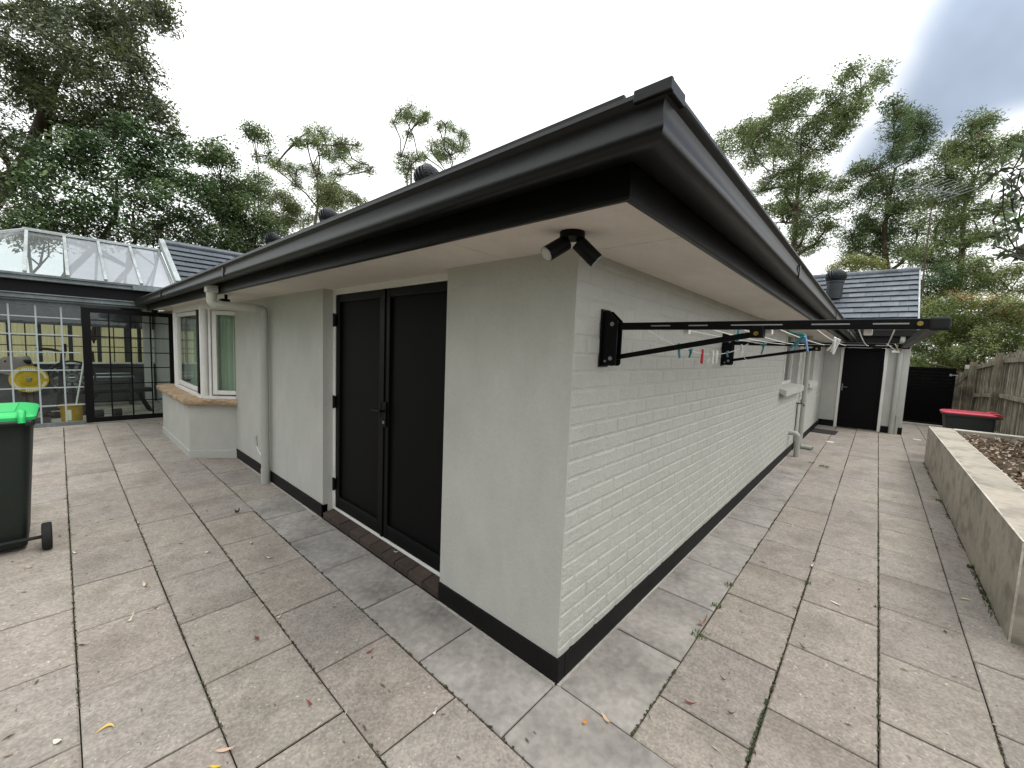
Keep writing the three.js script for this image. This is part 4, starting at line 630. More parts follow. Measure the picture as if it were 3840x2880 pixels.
// ---------------------------------------------------------------- trees: crowns given as clumps [x, y, z, radius] in metres
const CL = {
dark: [[-14.47,8.96,2.08,0.57],[-14.79,9.45,1.4,0.6],[-13.44,9.13,0.72,0.44],[-13.91,9.7,0.4,0.37],[-14.7,10.63,-0.51,0.3],[-14.74,10.54,-0.68,0.2],[-12.76,9.16,0.05,0.15],[-13.78,7.79,1.96,0.59],[-13.18,7.93,1.28,0.64],[-14.13,8.79,0.59,0.54],[-12.86,8.32,0.24,0.36],[-14.11,8.8,-0.19,0.26],[-15.38,7.57,2.03,0.64],[-14.16,7.47,1.29,0.67],[-15.15,8.35,0.55,0.58],[-14.82,8.32,0.01,0.32],[-13.19,7.44,-0.15,0.3],[-14.94,7.76,0.14,0.39],[-13.95,7.48,-0.47,0.22],[-14.67,7.29,0.73,0.5],[-14.6,6.16,2.2,0.44],[-15.7,7.11,1.58,0.56],[-14.55,7.39,-0.82,0.21],[-14.43,5.23,2.13,0.38]],
green1: [[-13.11,6.67,0.43,0.28],[-13.48,6.66,0.08,0.34],[-12.99,5.87,0.79,0.46],[-12.95,5.6,1.32,0.43],[-13.27,5.44,1.71,0.34],[-13.77,6.45,-0.29,0.39],[-14,6.13,0.33,0.48],[-13.27,6.44,-0.65,0.25],[-13.54,6.65,-1,0.19],[-13.84,5.8,-0.02,0.46],[-13.27,5.3,0.85,0.44],[-12.91,4.93,1.51,0.4],[-13.44,5.84,-0.56,0.4]],
green2: [[-12.75,5.69,-0.85,0.32],[-12.41,5.59,-1.05,0.29],[-12.41,5.05,-0.58,0.42],[-12.84,4.88,0.05,0.34],[-12.7,5.11,-1.17,0.37],[-12.73,4.62,0.63,0.28],[-12.83,4.44,1.21,0.39],[-13.12,4.34,1.77,0.4],[-13.47,4.77,-0.95,0.39],[-13.17,4.51,-0.29,0.29],[-12.91,3.93,1.62,0.32],[-12.52,4.46,-1.19,0.3],[-13.18,3.9,2.22,0.3],[-12.68,4.15,0.23,0.23]],
spindly: [[-12.51,6.47,-1.4,0.26],[-12.89,6.38,-1.34,0.15],[-12.39,6.35,-1.52,0.15],[-12.98,5.81,-1.6,0.31],[-12.99,5.45,-1.41,0.23],[-13.2,5.6,-1.92,0.25],[-13.42,5.09,-1.73,0.37],[-13.05,5.93,-2.08,0.24],[-12.97,5.98,-2.31,0.21],[-12.84,5.38,-2.18,0.29],[-13.28,4.89,-2.13,0.38],[-13.11,4.51,-1.76,0.33]],
tuft: [[-13.21,7.78,-2.42,0.17],[-13.06,7.65,-2.57,0.2],[-13.09,7.64,-2.75,0.13],[-12.93,7.73,-2.27,0.09],[-13.25,7.05,-2.54,0.09],[-13.48,7.35,-3,0.11],[-13.38,6.58,-2.65,0.19],[-13.63,6.54,-2.88,0.16],[-13.75,6.15,-2.79,0.16]],
gum1: [[-16.22,9.94,-5.53,0.28],[-15.94,9.64,-5.14,0.22],[-15.98,9.7,-5.66,0.3],[-15.28,8.97,-5.14,0.36],[-15.43,8.95,-4.84,0.24],[-15.82,8.99,-4.53,0.13],[-15.66,9.03,-4.62,0.12],[-15.08,9.1,-5.65,0.35],[-14.92,9.29,-5.97,0.25],[-15.62,9.38,-6.54,0.4],[-14.81,9.33,-6.44,0.15],[-16.54,9.46,-6.55,0.38],[-16.29,9.22,-5.9,0.32],[-16.89,8.39,-4.38,0.32],[-17.08,8.52,-4.76,0.26],[-16.48,8.12,-4.05,0.17],[-17.45,8.43,-5.22,0.32],[-17.12,8.67,-5.33,0.21],[-16.75,8.71,-5.58,0.32],[-16.28,8.35,-5.67,0.29],[-16.62,8.66,-6.53,0.28],[-15.84,9.17,-7.22,0.22],[-15.59,8.96,-7.48,0.22],[-16.35,9.08,-7.09,0.28],[-16.48,8.12,-6.23,0.39],[-16.56,7.72,-4.89,0.21]],
bush1: [[-14.77,7.09,-5.19,0.34],[-14.23,7.15,-5.27,0.29],[-14.55,6.74,-4.84,0.29],[-14.9,6.91,-5.58,0.41],[-14.57,7.24,-6.21,0.26],[-14.7,7.19,-6.51,0.21],[-15.67,6.44,-4.46,0.29],[-15.37,6.45,-4.15,0.19],[-14.86,6.66,-3.7,0.25],[-15.28,6.65,-4.03,0.23],[-15.81,6.08,-4.61,0.3],[-15.88,6.02,-3.93,0.29],[-15.52,5.78,-4.01,0.29],[-15.12,6.1,-4.76,0.2],[-15.2,6.37,-3.44,0.23],[-15.21,5.97,-3.58,0.27]],
gum2: [[-12.73,10.19,-7.09,0.21],[-13.41,10.8,-7.84,0.25],[-13.16,10.41,-7.87,0.3],[-12.8,10.06,-7.32,0.24],[-13.39,10.04,-7.2,0.17],[-12.25,10.17,-7.77,0.19],[-12.41,10.12,-8.01,0.15],[-13.13,10.38,-8.19,0.18],[-13.46,9.92,-7.89,0.18],[-13.7,9.06,-7.73,0.26],[-13.32,8.9,-7.88,0.32],[-13.95,8.79,-8.04,0.33],[-14.08,8.99,-8.53,0.28],[-13.74,8.4,-8.04,0.22],[-12.89,8.88,-7.99,0.21]],
gum3: [[-12.28,10.25,-8.81,0.23],[-12.52,10.15,-8.64,0.18],[-13.04,10.67,-9.78,0.25],[-12.43,10.35,-9.75,0.22],[-12.64,10.41,-10.17,0.14],[-12.66,9.7,-9.05,0.32],[-12.52,9.79,-9.38,0.38],[-12.77,9.88,-10.06,0.31],[-13.62,9.77,-9.58,0.34],[-12.78,9.49,-9.46,0.39],[-12.94,9.4,-8.63,0.24],[-13.57,10.12,-9.3,0.2],[-13.38,9.31,-8.67,0.19]],
gumR1: [[-5.78,12.72,-21.68,0.44],[-4.85,12.3,-20.28,0.4],[-5.84,12.32,-21.71,0.32],[-4.32,13.37,-22.07,0.34],[-4.63,13.02,-21.81,0.38],[-2.84,13.35,-20.84,0.4],[-2.6,13.85,-21.79,0.34],[-3.13,12.85,-20.34,0.37],[-3.35,12.72,-20.92,0.45],[-2.79,12.78,-21.32,0.55],[-4.05,12.79,-22.52,0.65],[-4.36,11.68,-20.68,0.52],[-1.59,13.47,-22.6,0.51],[-1.88,13.13,-22.48,0.41],[-1.15,13.28,-23.02,0.41],[-0.46,12.88,-21.38,0.27],[-0.58,12.38,-21.11,0.3],[-0.78,13.59,-20.6,0.22],[-1.13,14.2,-22.11,0.2],[0.04,14.16,-22.65,0.21],[-0.03,13.68,-22.05,0.13],[-1.45,12.3,-21.93,0.53],[-0.95,11.72,-21.63,0.32],[-2.05,12.41,-22.89,0.57],[-3.03,12.38,-22.88,0.75],[-3.36,11.17,-20.93,0.64],[-4.12,11.21,-21.14,0.52],[-2.43,11.57,-23.19,0.52],[-1.63,11.78,-23.25,0.43],[-2.76,10.65,-21.93,0.65],[-3.51,10.38,-21.79,0.6],[-2.38,10.18,-22.51,0.66],[-4.15,10.17,-22.53,0.48],[-2.91,9.47,-21.67,0.66],[-1.81,10.2,-23.79,0.64],[-1.12,9.75,-23.11,0.43],[-2.46,9.4,-23.78,0.7],[-1.32,8.74,-22.51,0.57],[-3.59,9.62,-24.1,0.5],[-3.16,8.74,-23.79,0.57],[-2.11,8.1,-22.93,0.6],[-1.45,8.49,-24.66,0.47],[-2.48,7.54,-24.05,0.48],[-1.87,7.65,-24.51,0.4]],
gumR2: [[0.59,12.25,-21.73,0.13],[0.74,11.81,-21.96,0.24],[0.93,12.7,-23.83,0.16],[1.48,12.02,-22.69,0.21],[1.24,12.09,-23.35,0.25],[0.79,11.37,-22.48,0.4],[1.36,12.21,-24.8,0.39],[1.67,11.65,-23.48,0.21],[0.95,11.48,-24.6,0.47],[0.71,10.36,-22.6,0.31],[1.47,10.98,-23.66,0.34],[0.05,10.1,-22.63,0.39],[-0.52,11.08,-24.88,0.29],[0.4,10.11,-23.86,0.47],[0.71,9.16,-22.98,0.58],[0.12,9.28,-22.95,0.47],[1.46,10.04,-24.18,0.48],[0.18,8.56,-23.16,0.61],[0.95,8.51,-23.53,0.66],[1.74,8.85,-24.21,0.52],[0.21,7.96,-24.63,0.65],[1.04,7.82,-24.94,0.77],[1.86,7.95,-25.01,0.6],[0.81,6.87,-24.5,0.63],[1.66,6.98,-25.22,0.62],[-0.38,7.66,-23.62,0.43],[-0.15,7,-24.15,0.44]],
gumR3: [[3.18,11.01,-22.26,0.16],[2.84,10.46,-20.83,0.15],[3.23,10.5,-20.96,0.1],[2.83,10.06,-21.22,0.36],[2.52,10.12,-21.82,0.27],[3.14,9.76,-20.68,0.25],[2.3,9.24,-21,0.37],[2.95,9.59,-21.93,0.48],[3.42,9.27,-21.23,0.3],[3.92,9.73,-22.34,0.26],[4.15,10.15,-22.46,0.2],[3.88,9.99,-22,0.15],[2.08,9.39,-22.64,0.35],[2.6,8.97,-21.98,0.44],[3.13,8.59,-21.19,0.41],[2.34,8.39,-22.29,0.52],[3.01,8.2,-22.13,0.49],[3.61,7.85,-22.72,0.33],[3.9,7.43,-21.64,0.2],[2.4,7.41,-22.01,0.57],[3.19,7.68,-23.35,0.46],[2.4,6.58,-22.29,0.59],[3.01,6.63,-22.6,0.51],[3.67,7.13,-23.73,0.4],[3.96,6.66,-22.16,0.26],[2.31,5.86,-22.14,0.53],[2.99,6.09,-23.42,0.42]],
yellow: [[-0.16,5.09,-17.1,0.27],[0.06,5.25,-17.12,0.21],[0.33,5.03,-16.71,0.26],[0.65,4.99,-17.03,0.23],[0.85,4.69,-16.75,0.2],[-0.47,4.89,-16.85,0.19],[0.09,4.85,-17.27,0.27]],
darkshrub: [[2.51,5.05,-20.65,0.38],[2.27,4.84,-20.94,0.34],[2.84,5.29,-21.53,0.33],[2.51,4.79,-21.61,0.34]],
hedgeA: [[2.75,4.6,-21.12,0.34],[3.05,5.18,-21.42,0.34],[3.28,5.43,-21.19,0.29],[3.52,5.4,-20.9,0.24],[3.5,5.02,-21.6,0.41],[3.76,4.96,-20.46,0.31],[4.24,5.08,-21.45,0.35],[4.35,4.95,-20.17,0.32],[3.02,4.66,-21.71,0.39],[3.85,4.51,-21.33,0.4],[4.28,4.42,-20.91,0.38],[4.66,4.49,-21.22,0.3],[2.26,4.43,-21.13,0.27],[2.51,4.16,-21.67,0.36],[2.16,3.96,-20.63,0.26],[3.36,4.46,-21.12,0.37]],
hedgeB: [[2.24,3.39,-18.88,0.32],[2.61,3.76,-18.92,0.27],[2.87,3.75,-17.75,0.25],[3.17,3.66,-17.78,0.28],[3.63,3.79,-18.77,0.28],[3.85,3.59,-17.85,0.3],[4.06,3.57,-17.36,0.25],[2.49,2.99,-18.65,0.35],[2.8,3.22,-18.12,0.33],[3.25,3.21,-18.6,0.33],[3.57,3.21,-18.14,0.31],[3.94,3.16,-18.13,0.3],[4.18,3.1,-17.96,0.26],[2.15,2.72,-18,0.31],[2.18,2.24,-19,0.33],[2.54,2.38,-18.6,0.35],[2.91,2.67,-18.75,0.34],[3.33,2.64,-18.88,0.33],[3.58,2.68,-17.81,0.31],[4.08,2.77,-18.82,0.28],[4.33,2.77,-18.68,0.24],[2.44,1.91,-18.36,0.31],[2.85,2.02,-18.42,0.3],[3.12,2.15,-17.66,0.25],[3.54,2.36,-18.65,0.22],[2.06,1.79,-17.85,0.23]],
overhang: [[1.85,3.48,-4.6,0.08],[1.87,3.47,-4.35,0.06],[1.78,3.37,-4.36,0.05],[1.92,3.38,-4.67,0.05],[1.89,3.67,-4.51,0.05],[1.9,3.27,-4.75,0.04],[1.97,3.24,-4.82,0.05],[2.01,3.06,-4.97,0.1],[1.86,2.92,-4.46,0.07],[1.98,2.86,-4.8,0.08],[2.02,2.81,-4.77,0.07],[1.88,2.82,-4.83,0.06],[1.82,2.89,-4.76,0.04],[2.02,2.74,-4.77,0.05]],
underA: [[-14.78,4.41,2.28,0.27],[-14.16,4.12,1.97,0.27],[-14.34,3.84,1.68,0.25],[-14.53,4.26,1.35,0.3],[-13.61,3.86,1.1,0.26],[-14.06,4.41,0.73,0.27],[-13.52,4.57,1.89,0.2],[-13.59,4.48,1.19,0.22],[-13.5,3.65,2.18,0.23]],
underB: [[-13.45,3.97,0.49,0.27],[-13.33,4.52,0.13,0.28],[-13.85,4.18,-0.2,0.3],[-13.74,4.97,-0.54,0.26],[-14.23,4.45,-0.74,0.36],[-13.65,4.34,-1.04,0.32],[-14.14,4.94,-1.33,0.29],[-13.53,5.02,0.19,0.21],[-13.99,4.34,-1.48,0.29]],
underC: [[-13.99,4.36,-1.8,0.3],[-13.87,5.07,-2.07,0.26],[-13.55,4.42,-2.11,0.3],[-14.12,5.1,-2.61,0.27],[-13.99,4.6,-2.7,0.32],[-13.09,5.09,-2.67,0.22],[-13.69,5.51,-1.92,0.21],[-14.06,4.88,-3.24,0.29]],
hedgeC: [[2.05,3.41,-19.08,0.33],[2.05,2.85,-19.52,0.29],[2.27,1.61,-20.25,0.26],[2.52,1.53,-19.11,0.24],[2.95,1.6,-20.21,0.25],[3.21,1.71,-19.91,0.24],[3.49,1.83,-20.13,0.24],[3.69,2.03,-19.81,0.23],[4.02,2.33,-20.39,0.27],[4.17,2.45,-19.41,0.29],[4.52,2.6,-19.72,0.28],[1.98,2.24,-19.15,0.25],[3.15,3.07,-19.84,0.36],[3.57,3.05,-19.58,0.34],[4.09,3.29,-20.4,0.34],[4.42,3.46,-20.28,0.33],[2.68,3.22,-19.2,0.35],[3.62,3.54,-18.92,0.29],[4.55,2.23,-18.99,0.27],[4.31,2.09,-19.15,0.25]],
};
function leafSpray(n, len, wid, droop, seed) {          // a sprig: n bent leaves in a unit ball
  const h = mulberry(seed), f = [], q = new THREE.Quaternion(), e = new THREE.Euler();
  for (let i = 0; i < n; i++) {
    const a = h() * 6.283, c = h() * 2 - 1, r = Math.cbrt(h()) * .95, s = Math.sqrt(1 - c * c), p = V(Math.cos(a) * s * r, c * r * .8, Math.sin(a) * s * r);
    e.set((h() - .5) * 1.6 + droop, h() * 6.283, (h() - .5) * 1.6); q.setFromEuler(e);
    const L = len * (.7 + h() * .6), W = wid * (.7 + h() * .6), P = (x, y, z) => V(x, y, z).applyQuaternion(q).add(p).toArray();
    const A = P(0, 0, 0), B = P(W, .02, L * .45), C = P(0, -.06 * len, L), D = P(-W, .02, L * .45); f.push([A, B, C], [A, C, D]);
  }
  return tris(f);
}
const sprays = { gum: [1, 2, 3].map((i) => leafSpray(64, .3, .05, .5, i)), broad: [4, 5, 6].map((i) => leafSpray(60, .25, .075, .3, i)), hedge: [7, 8, 9].map((i) => leafSpray(56, .24, .065, .2, i)), big: [10, 11].map((i) => leafSpray(12, .9, .16, .9, i)) };
const leafMat = M(0xffffff, .6, { phys: true, transmission: .42, thickness: 0, side: THREE.DoubleSide });
function tree(name, label, cat, group, clumps, base, o) {
  const t = thing(name, label, cat, base, 0, group), seg = [], h = mulberry(o.seed), R = (a, b) => a + (b - a) * h(), L = clumps.map(([x, y, z, r]) => [x - base[0], y - base[1], z - base[2], r * (o.rs || 1) * R(.8, 1.25)]), tm = o.tm || .009;
  // trunk then limbs: every clump hangs on the nearest lower node
  const cen = L.reduce((s, c) => [s[0] + c[0] / L.length, s[1] + c[1] / L.length, s[2] + c[2] / L.length], [0, 0, 0]), low = Math.min(...L.map((c) => c[1] - c[3] * .5)), top = Math.max(...L.map((c) => c[1])), nodes = [];
  const n0 = 7; let prev = [0, 0, 0]; for (let i = 1; i <= n0; i++) { const k = i / n0, y = top * .82 * k, b = sm(.2, 1, k), q = [cen[0] * b * .9 + R(-.12, .12) * o.wob, y, cen[2] * b * .9 + R(-.12, .12) * o.wob]; const r0 = o.r * (1 - .8 * (k - 1 / n0)), r1 = o.r * (1 - .8 * k); seg.push(rod(prev, q, r0, r1, 7)); nodes.push([...q, r1]); prev = q; }
  const order = L.map((c, i) => i).sort((a, b) => (L[a][1] - L[b][1]));
  const bent = (a, b, r0, r1) => { const m = [(a[0] + b[0]) / 2 + R(-.12, .12) * o.wob, (a[1] + b[1]) / 2 + R(-.05, .15) * o.wob, (a[2] + b[2]) / 2 + R(-.12, .12) * o.wob], rm = (r0 + r1) / 2; seg.push(rod(a, m, r0, rm, 5), rod(m, b, rm, r1, 5)); };
  for (const i of order) {
    const [x, y, z, r] = L[i]; let best = null, bd = 1e9; for (const nd of nodes) { const dy = y - nd[1], d = Math.hypot(x - nd[0], dy, z - nd[2]) + (dy < .15 ? 2 + Math.abs(dy) * 2 : 0); if (d < bd) { bd = d; best = nd; } }
    const r0 = Math.min(best[3] * .8, o.r * .5), r1 = Math.max(tm * 1.6, r0 * .6); bent(best.slice(0, 3), [x, y, z], r0, r1); nodes.push([x, y, z, r1]);
    for (let k = 0; k < o.twigs; k++) { const a = R(0, 6.28), e = R(-.4, 1.1), q = [x + Math.cos(a) * Math.cos(e) * r * .85, y + Math.sin(e) * r * .8, z + Math.sin(a) * Math.cos(e) * r * .85]; bent([x, y, z], q, Math.max(tm, r1 * .6), tm * .6); }
  }
  mesh('trunk', seg, o.bark, t);
  const inst = []; for (const [x, y, z, r] of L) {
    const n = Math.round(o.den * (6 + 8.5 * r * r / (o.spray * o.spray))); const subs = Array.from({ length: Math.max(3, Math.round(n / 8)) }, () => { const a = R(0, 6.28), c = R(-.85, 1), rad = Math.pow(h(), .45) * r * .98, s = Math.sqrt(1 - c * c); return [x + Math.cos(a) * s * rad, y + c * rad * .8, z + Math.sin(a) * s * rad]; });
    for (let k = 0; k < n; k++) { if (h() < .16) { const a = R(0, 6.28), c = R(-.7, 1), rad = r * R(.9, 1.45), s = Math.sqrt(1 - c * c); inst.push([x + Math.cos(a) * s * rad, y + c * rad * .9, z + Math.sin(a) * s * rad]); continue; }
      const q = subs[Math.floor(h() * subs.length)], w = r * .24 + o.spray * .4; inst.push([q[0] + R(-w, w), q[1] + R(-w, w) * .8, q[2] + R(-w, w)]); }
  }
  const per = o.geos.map(() => []); inst.forEach((p) => per[Math.floor(h() * o.geos.length)].push(p));
  const crown = new THREE.Group(); const d = new THREE.Object3D(), col = new THREE.Color();
  per.forEach((list, gi) => {
    const im = new THREE.InstancedMesh(o.geos[gi], leafMat, list.length); im.name = 'crown'; im.userData.kind = 'stuff'; im.castShadow = im.receiveShadow = true;
    list.forEach((p, i) => { d.position.set(p[0], p[1], p[2]); d.rotation.set(R(-.5, .5), R(0, 6.28), R(-.5, .5)); d.scale.setScalar(o.spray * R(.6, 1.25)); d.updateMatrix(); im.setMatrixAt(i, d.matrix);
      let c = o.cols[Math.floor(h() * o.cols.length)]; if (o.tips && p[1] + base[1] > o.tips[0] && h() < o.tips[2]) c = o.tips[1][Math.floor(h() * o.tips[1].length)]; const v = R(.75, 1.25); col.setRGB(c[0] * v, c[1] * v, c[2] * v); im.setColorAt(i, col); });
    t.add(im);
  });
  return t;
}
const gumC = [[.2, .265, .095], [.165, .225, .078], [.27, .33, .12], [.14, .185, .08]], darkC = [[.085, .112, .045], [.1, .125, .048], [.065, .088, .038], [.14, .16, .052]], greenC = [[.075, .145, .046], [.09, .17, .05], [.058, .105, .038], [.12, .19, .056]], limeC = [[0.238, 0.264, 0.051], [0.187, 0.23, 0.043], [0.289, 0.297, 0.068]], hedgeC = [[.18, .24, .07], [.23, .28, .08], [.14, .2, .056], [.27, .31, .09]];
const ln = 'gum trees beyond the house';
tree('gum_tree', 'huge dark leaning tree filling the top left corner', 'tree', ln, CL.dark, [-19, 0, 4.2], { seed: 1, r: .32, wob: 2, twigs: 5, bark: mat.darkBark, geos: sprays.gum, spray: .4, den: 1.3, cols: darkC });
tree('broadleaf_tree', 'bushy mid-green tree right behind the conservatory glass roof', 'tree', 'trees behind the conservatory', CL.green1, [-14.6, 0, 1.9], { seed: 2, r: .14, wob: 1, twigs: 5, bark: mat.darkBark, geos: sprays.broad, spray: .34, den: 1.15, cols: greenC });
tree('broadleaf_tree', 'lower dense green tree screening the conservatory ridge', 'tree', 'trees behind the conservatory', CL.green2, [-14.3, 0, 1.0], { seed: 3, r: .12, wob: 1, twigs: 5, bark: mat.darkBark, geos: sprays.broad, spray: .32, den: .95, cols: greenC });
tree('understorey_tree', 'dark thin-stemmed thicket above the left end of the glass roof', 'tree', 'understorey behind the conservatory', CL.underA, [-14.8, 0, 3.0], { seed: 21, r: .08, wob: .8, twigs: 6, bark: mat.darkBark, geos: sprays.broad, spray: .32, den: .8, cols: darkC });
tree('understorey_tree', 'dark thin-stemmed thicket above the middle of the glass roof ridge', 'tree', 'understorey behind the conservatory', CL.underB, [-14.6, 0, .6], { seed: 22, r: .08, wob: .8, twigs: 6, bark: mat.darkBark, geos: sprays.broad, spray: .32, den: .8, cols: darkC });
tree('understorey_tree', 'dark thicket just above the tiled slope and gutter end', 'tree', 'understorey behind the conservatory', CL.underC, [-15, 0, -2.2], { seed: 23, r: .07, wob: .8, twigs: 6, bark: mat.darkBark, geos: sprays.broad, spray: .3, den: 1.3, rs: 1.3, cols: [...darkC, ...greenC] });
tree('slender_tree', 'slender dark sapling rising above the tiled slope', 'tree', 'saplings behind the roof', CL.spindly, [-14.6, 0, -1.2], { seed: 4, r: .07, wob: .6, twigs: 5, bark: mat.darkBark, geos: sprays.broad, spray: .28, den: 1.5, rs: 1.25, cols: [...greenC, ...gumC] });
tree('slender_tree', 'thin bare-stemmed tree with one leafy tuft on top', 'tree', 'saplings behind the roof', CL.tuft, [-13.8, 0, -2.4], { seed: 5, r: .07, wob: .3, twigs: 4, bark: mat.bark, geos: sprays.broad, spray: .24, den: .9, cols: [...greenC, ...gumC] });
tree('gum_tree', 'open gum tree with spreading crown above the roof at left centre', 'tree', ln, CL.gum1, [-16.8, 0, -5.3], { seed: 6, r: .15, wob: 1, twigs: 6, bark: mat.bark, geos: sprays.gum, spray: .24, den: .75, rs: 1.0, tm: .016, cols: gumC });
tree('shrub', 'light green bush just above the gutter between the roof vents', 'shrub', null, CL.bush1, [-14.6, 0, -4.9], { seed: 7, r: .08, wob: .8, twigs: 5, bark: mat.bark, geos: sprays.hedge, spray: .26, den: 1.3, rs: 1.3, cols: [[.2, .24, .08], [.15, .19, .06], [.24, .28, .1]] });
tree('gum_tree', 'tall narrow gum tree top behind the nearest roof vent', 'tree', ln, CL.gum2, [-13.2, 0, -8.2], { seed: 8, r: .13, wob: .9, twigs: 6, bark: mat.bark, geos: sprays.gum, spray: .23, den: .7, rs: 1.0, tm: .016, cols: gumC });
tree('gum_tree', 'rounded gum crown right of the nearest roof vent', 'tree', ln, CL.gum3, [-12.6, 0, -9.8], { seed: 9, r: .12, wob: .9, twigs: 6, bark: mat.bark, geos: sprays.gum, spray: .23, den: .7, rs: 1.0, tm: .016, cols: gumC });
tree('gum_tree', 'tall full gum tree just right of the roof corner', 'tree', ln, CL.gumR1, [-2.8, 0, -24.2], { seed: 10, r: .26, wob: 1.4, twigs: 5, bark: mat.bark, geos: sprays.gum, spray: .4, den: 1.1, rs: 1.12, tm: .018, cols: gumC });
tree('gum_tree', 'wide gum tree behind the antenna with a pointed top', 'tree', ln, CL.gumR2, [.9, 0, -25.2], { seed: 11, r: .22, wob: 1.4, twigs: 5, bark: mat.bark, geos: sprays.gum, spray: .38, den: 1.1, rs: 1.2, tm: .018, cols: [...gumC, ...greenC] });
tree('gum_tree', 'wind-swept gum tree at the right, right of the antenna', 'tree', ln, CL.gumR3, [3.2, 0, -23.2], { seed: 12, r: .22, wob: 1.4, twigs: 5, bark: mat.bark, geos: sprays.gum, spray: .36, den: 1.1, rs: 1.2, tm: .018, cols: gumC });
tree('shrub', 'bright yellow-green bush peeking over the rear wing ridge', 'shrub', null, CL.yellow, [.2, 0, -17.3], { seed: 13, r: .06, wob: .6, twigs: 4, bark: mat.bark, geos: sprays.hedge, spray: .25, den: 1.1, cols: limeC });
tree('shrub', 'dark green bush beside the right end of the rear wing roof', 'shrub', null, CL.darkshrub, [3, 0, -21.3], { seed: 14, r: .08, wob: .6, twigs: 4, bark: mat.bark, geos: sprays.hedge, spray: .3, den: 1.3, cols: greenC });
tree('hedge', 'tall light green hedge at the back above the fence', 'hedge', 'hedges beyond the gate', CL.hedgeA, [3.4, 0, -21.2], { seed: 15, r: .1, wob: .8, twigs: 5, bark: mat.bark, geos: sprays.hedge, spray: .3, den: 1.25, cols: [...hedgeC, [.17, .19, .05]] });
tree('hedge', 'dense green hedge filling the gap behind gate and fence', 'hedge', 'hedges beyond the gate', CL.hedgeC, [4.2, 0, -19.6], { seed: 18, r: .08, wob: .8, twigs: 5, bark: mat.bark, geos: sprays.hedge, spray: .3, den: 1.5, rs: 1.25, cols: hedgeC });
tree('hedge', 'leafy green hedge with orange-red new tips above the gate', 'hedge', 'hedges beyond the gate', CL.hedgeB, [3.2, 0, -18.3], { seed: 16, r: .1, wob: .8, twigs: 5, bark: mat.bark, geos: sprays.hedge, spray: .27, den: 1.5, cols: hedgeC, tips: [3.3, [[.5, .2, .08], [.58, .3, .1], [.4, .32, .09]], .2] });
tree('overhanging_tree', 'dark leaf sprays hanging in from the right edge of view', 'tree', null, CL.overhang, [3.9, 0, -4.4], { seed: 17, r: .03, wob: .18, tm: .004, twigs: 3, bark: mat.darkBark, geos: sprays.big, spray: .14, den: .2, cols: [[.05, .09, .025], [.04, .06, .025], [.09, .15, .035]] });
// garden trees behind the viewer, mirrored in the bay panes and the conservatory roof
[[-9.5, 10.5, 3, 'dark garden tree across the courtyard facing the conservatory'], [-4.5, 11.5, 3.2, 'dark garden tree across the courtyard facing the bay window'], [1, 11, 3.2, 'dark garden tree across the courtyard facing the double door']].forEach(([x, z, w, l], i) => {
  tree('garden_tree', l, 'tree', 'garden trees around the courtyard', Array.from({ length: 26 }, () => { const a = rr(0, 6.28), q = Math.sqrt(rnd()) * w; return [x + Math.cos(a) * q, rr(1.2, 7.2), z + Math.sin(a) * q, rr(.8, 1.2)]; }), [x, 0, z], { seed: 30 + i, r: .2, wob: 1, twigs: 3, bark: mat.darkBark, geos: sprays.gum, spray: .5, den: 1, cols: darkC });
});

// ---------------------------------------------------------------- fallen leaves, weeds, litter
function leaf(label, col, x, z, L, W, turn, curl, y = .004, bend = .4) {
  L *= .62; W *= .68; const n = 10, f = [], P = (k, s) => { const t = k / n, w = Math.sin(Math.PI * Math.pow(t, .8)) * W * s, a = (t - .5) * bend * 2, px = (t - .5) * L; return [px, curl * (t - .4) * (t - .4) * 2.5 + .10 * Math.abs(w) * (1 + curl * 20) + .001, (1 - Math.cos(a)) * L * .8 + w]; };
  for (let k = 0; k < n; k++) for (const s of [1, -1]) f.push(...(s > 0 ? quad(P(k, 0), P(k, s), P(k + 1, s), P(k + 1, 0)) : quad(P(k, s), P(k, 0), P(k + 1, 0), P(k + 1, s))));
  const o = lone('fallen_leaf', [smooth(tris(f), 1)], M(col, .75, { side: THREE.DoubleSide }), label, 'leaf', 'fallen leaves on the paving'); o.position.set(x, y, z); o.rotation.y = turn;
}
leaf('curved yellow gum leaf at the lower left of the paving', 0xd9b45e, -1.222, 1.521, .1, .012, 1.2, .01, .004, 1.3);
leaf('pinkish tan gum leaf at the bottom edge, left of centre', 0xc9ab94, -.751, 1.213, .12, .012, .9, .02);
leaf('bright yellow leaf poking in at the bottom edge', 0xd3b52c, -.70, 1.255, .09, .008, .7, .02);
leaf('curled cream leaf on the paver left of the door step', 0xd8cbb2, -2.392, 1.277, .09, .014, .3, .06);
leaf('bent pale leaf with a green stalk on a left paver', 0xcfc9b0, -2.02, 1.384, .075, .012, 1.9, .08);
leaf('small red leaf in the middle of a left paver', 0x8a3a22, -1.352, .93, .055, .014, .2, .03);
leaf('curled red-brown leaf near the lower left of the house corner', 0x7d4334, -.726, .896, .095, .009, -.3, .03, .004, .9);
leaf('pair of pale bark flakes at the lower left edge', 0xd2cabb, -1.259, 1.662, .07, .016, .5, .02);
leaf('pale curled leaf on the second row from the wall', 0xd6cdb6, -2.238, .593, .08, .012, .9, .05);
leaf('pale leaf standing in a joint of the front paving', 0xd2cbb8, -1.464, .783, .06, .01, 1.3, .05);
leaf('thin red leaf on the paver in front of the blank front wall', 0x7e3b30, -.834, .544, .08, .009, 1.5, .02);
leaf('small white flake on a joint below the house corner', 0xe2ded2, -.29, .531, .03, .01, 1.2, .02);
leaf('small orange leaf just below the house corner', 0xc98326, .223, .093, .045, .011, 1.4, .02);
leaf('long curled tan leaf lying along the joint at the corner', 0xc2a587, .288, .013, .12, .012, -.45, .03);
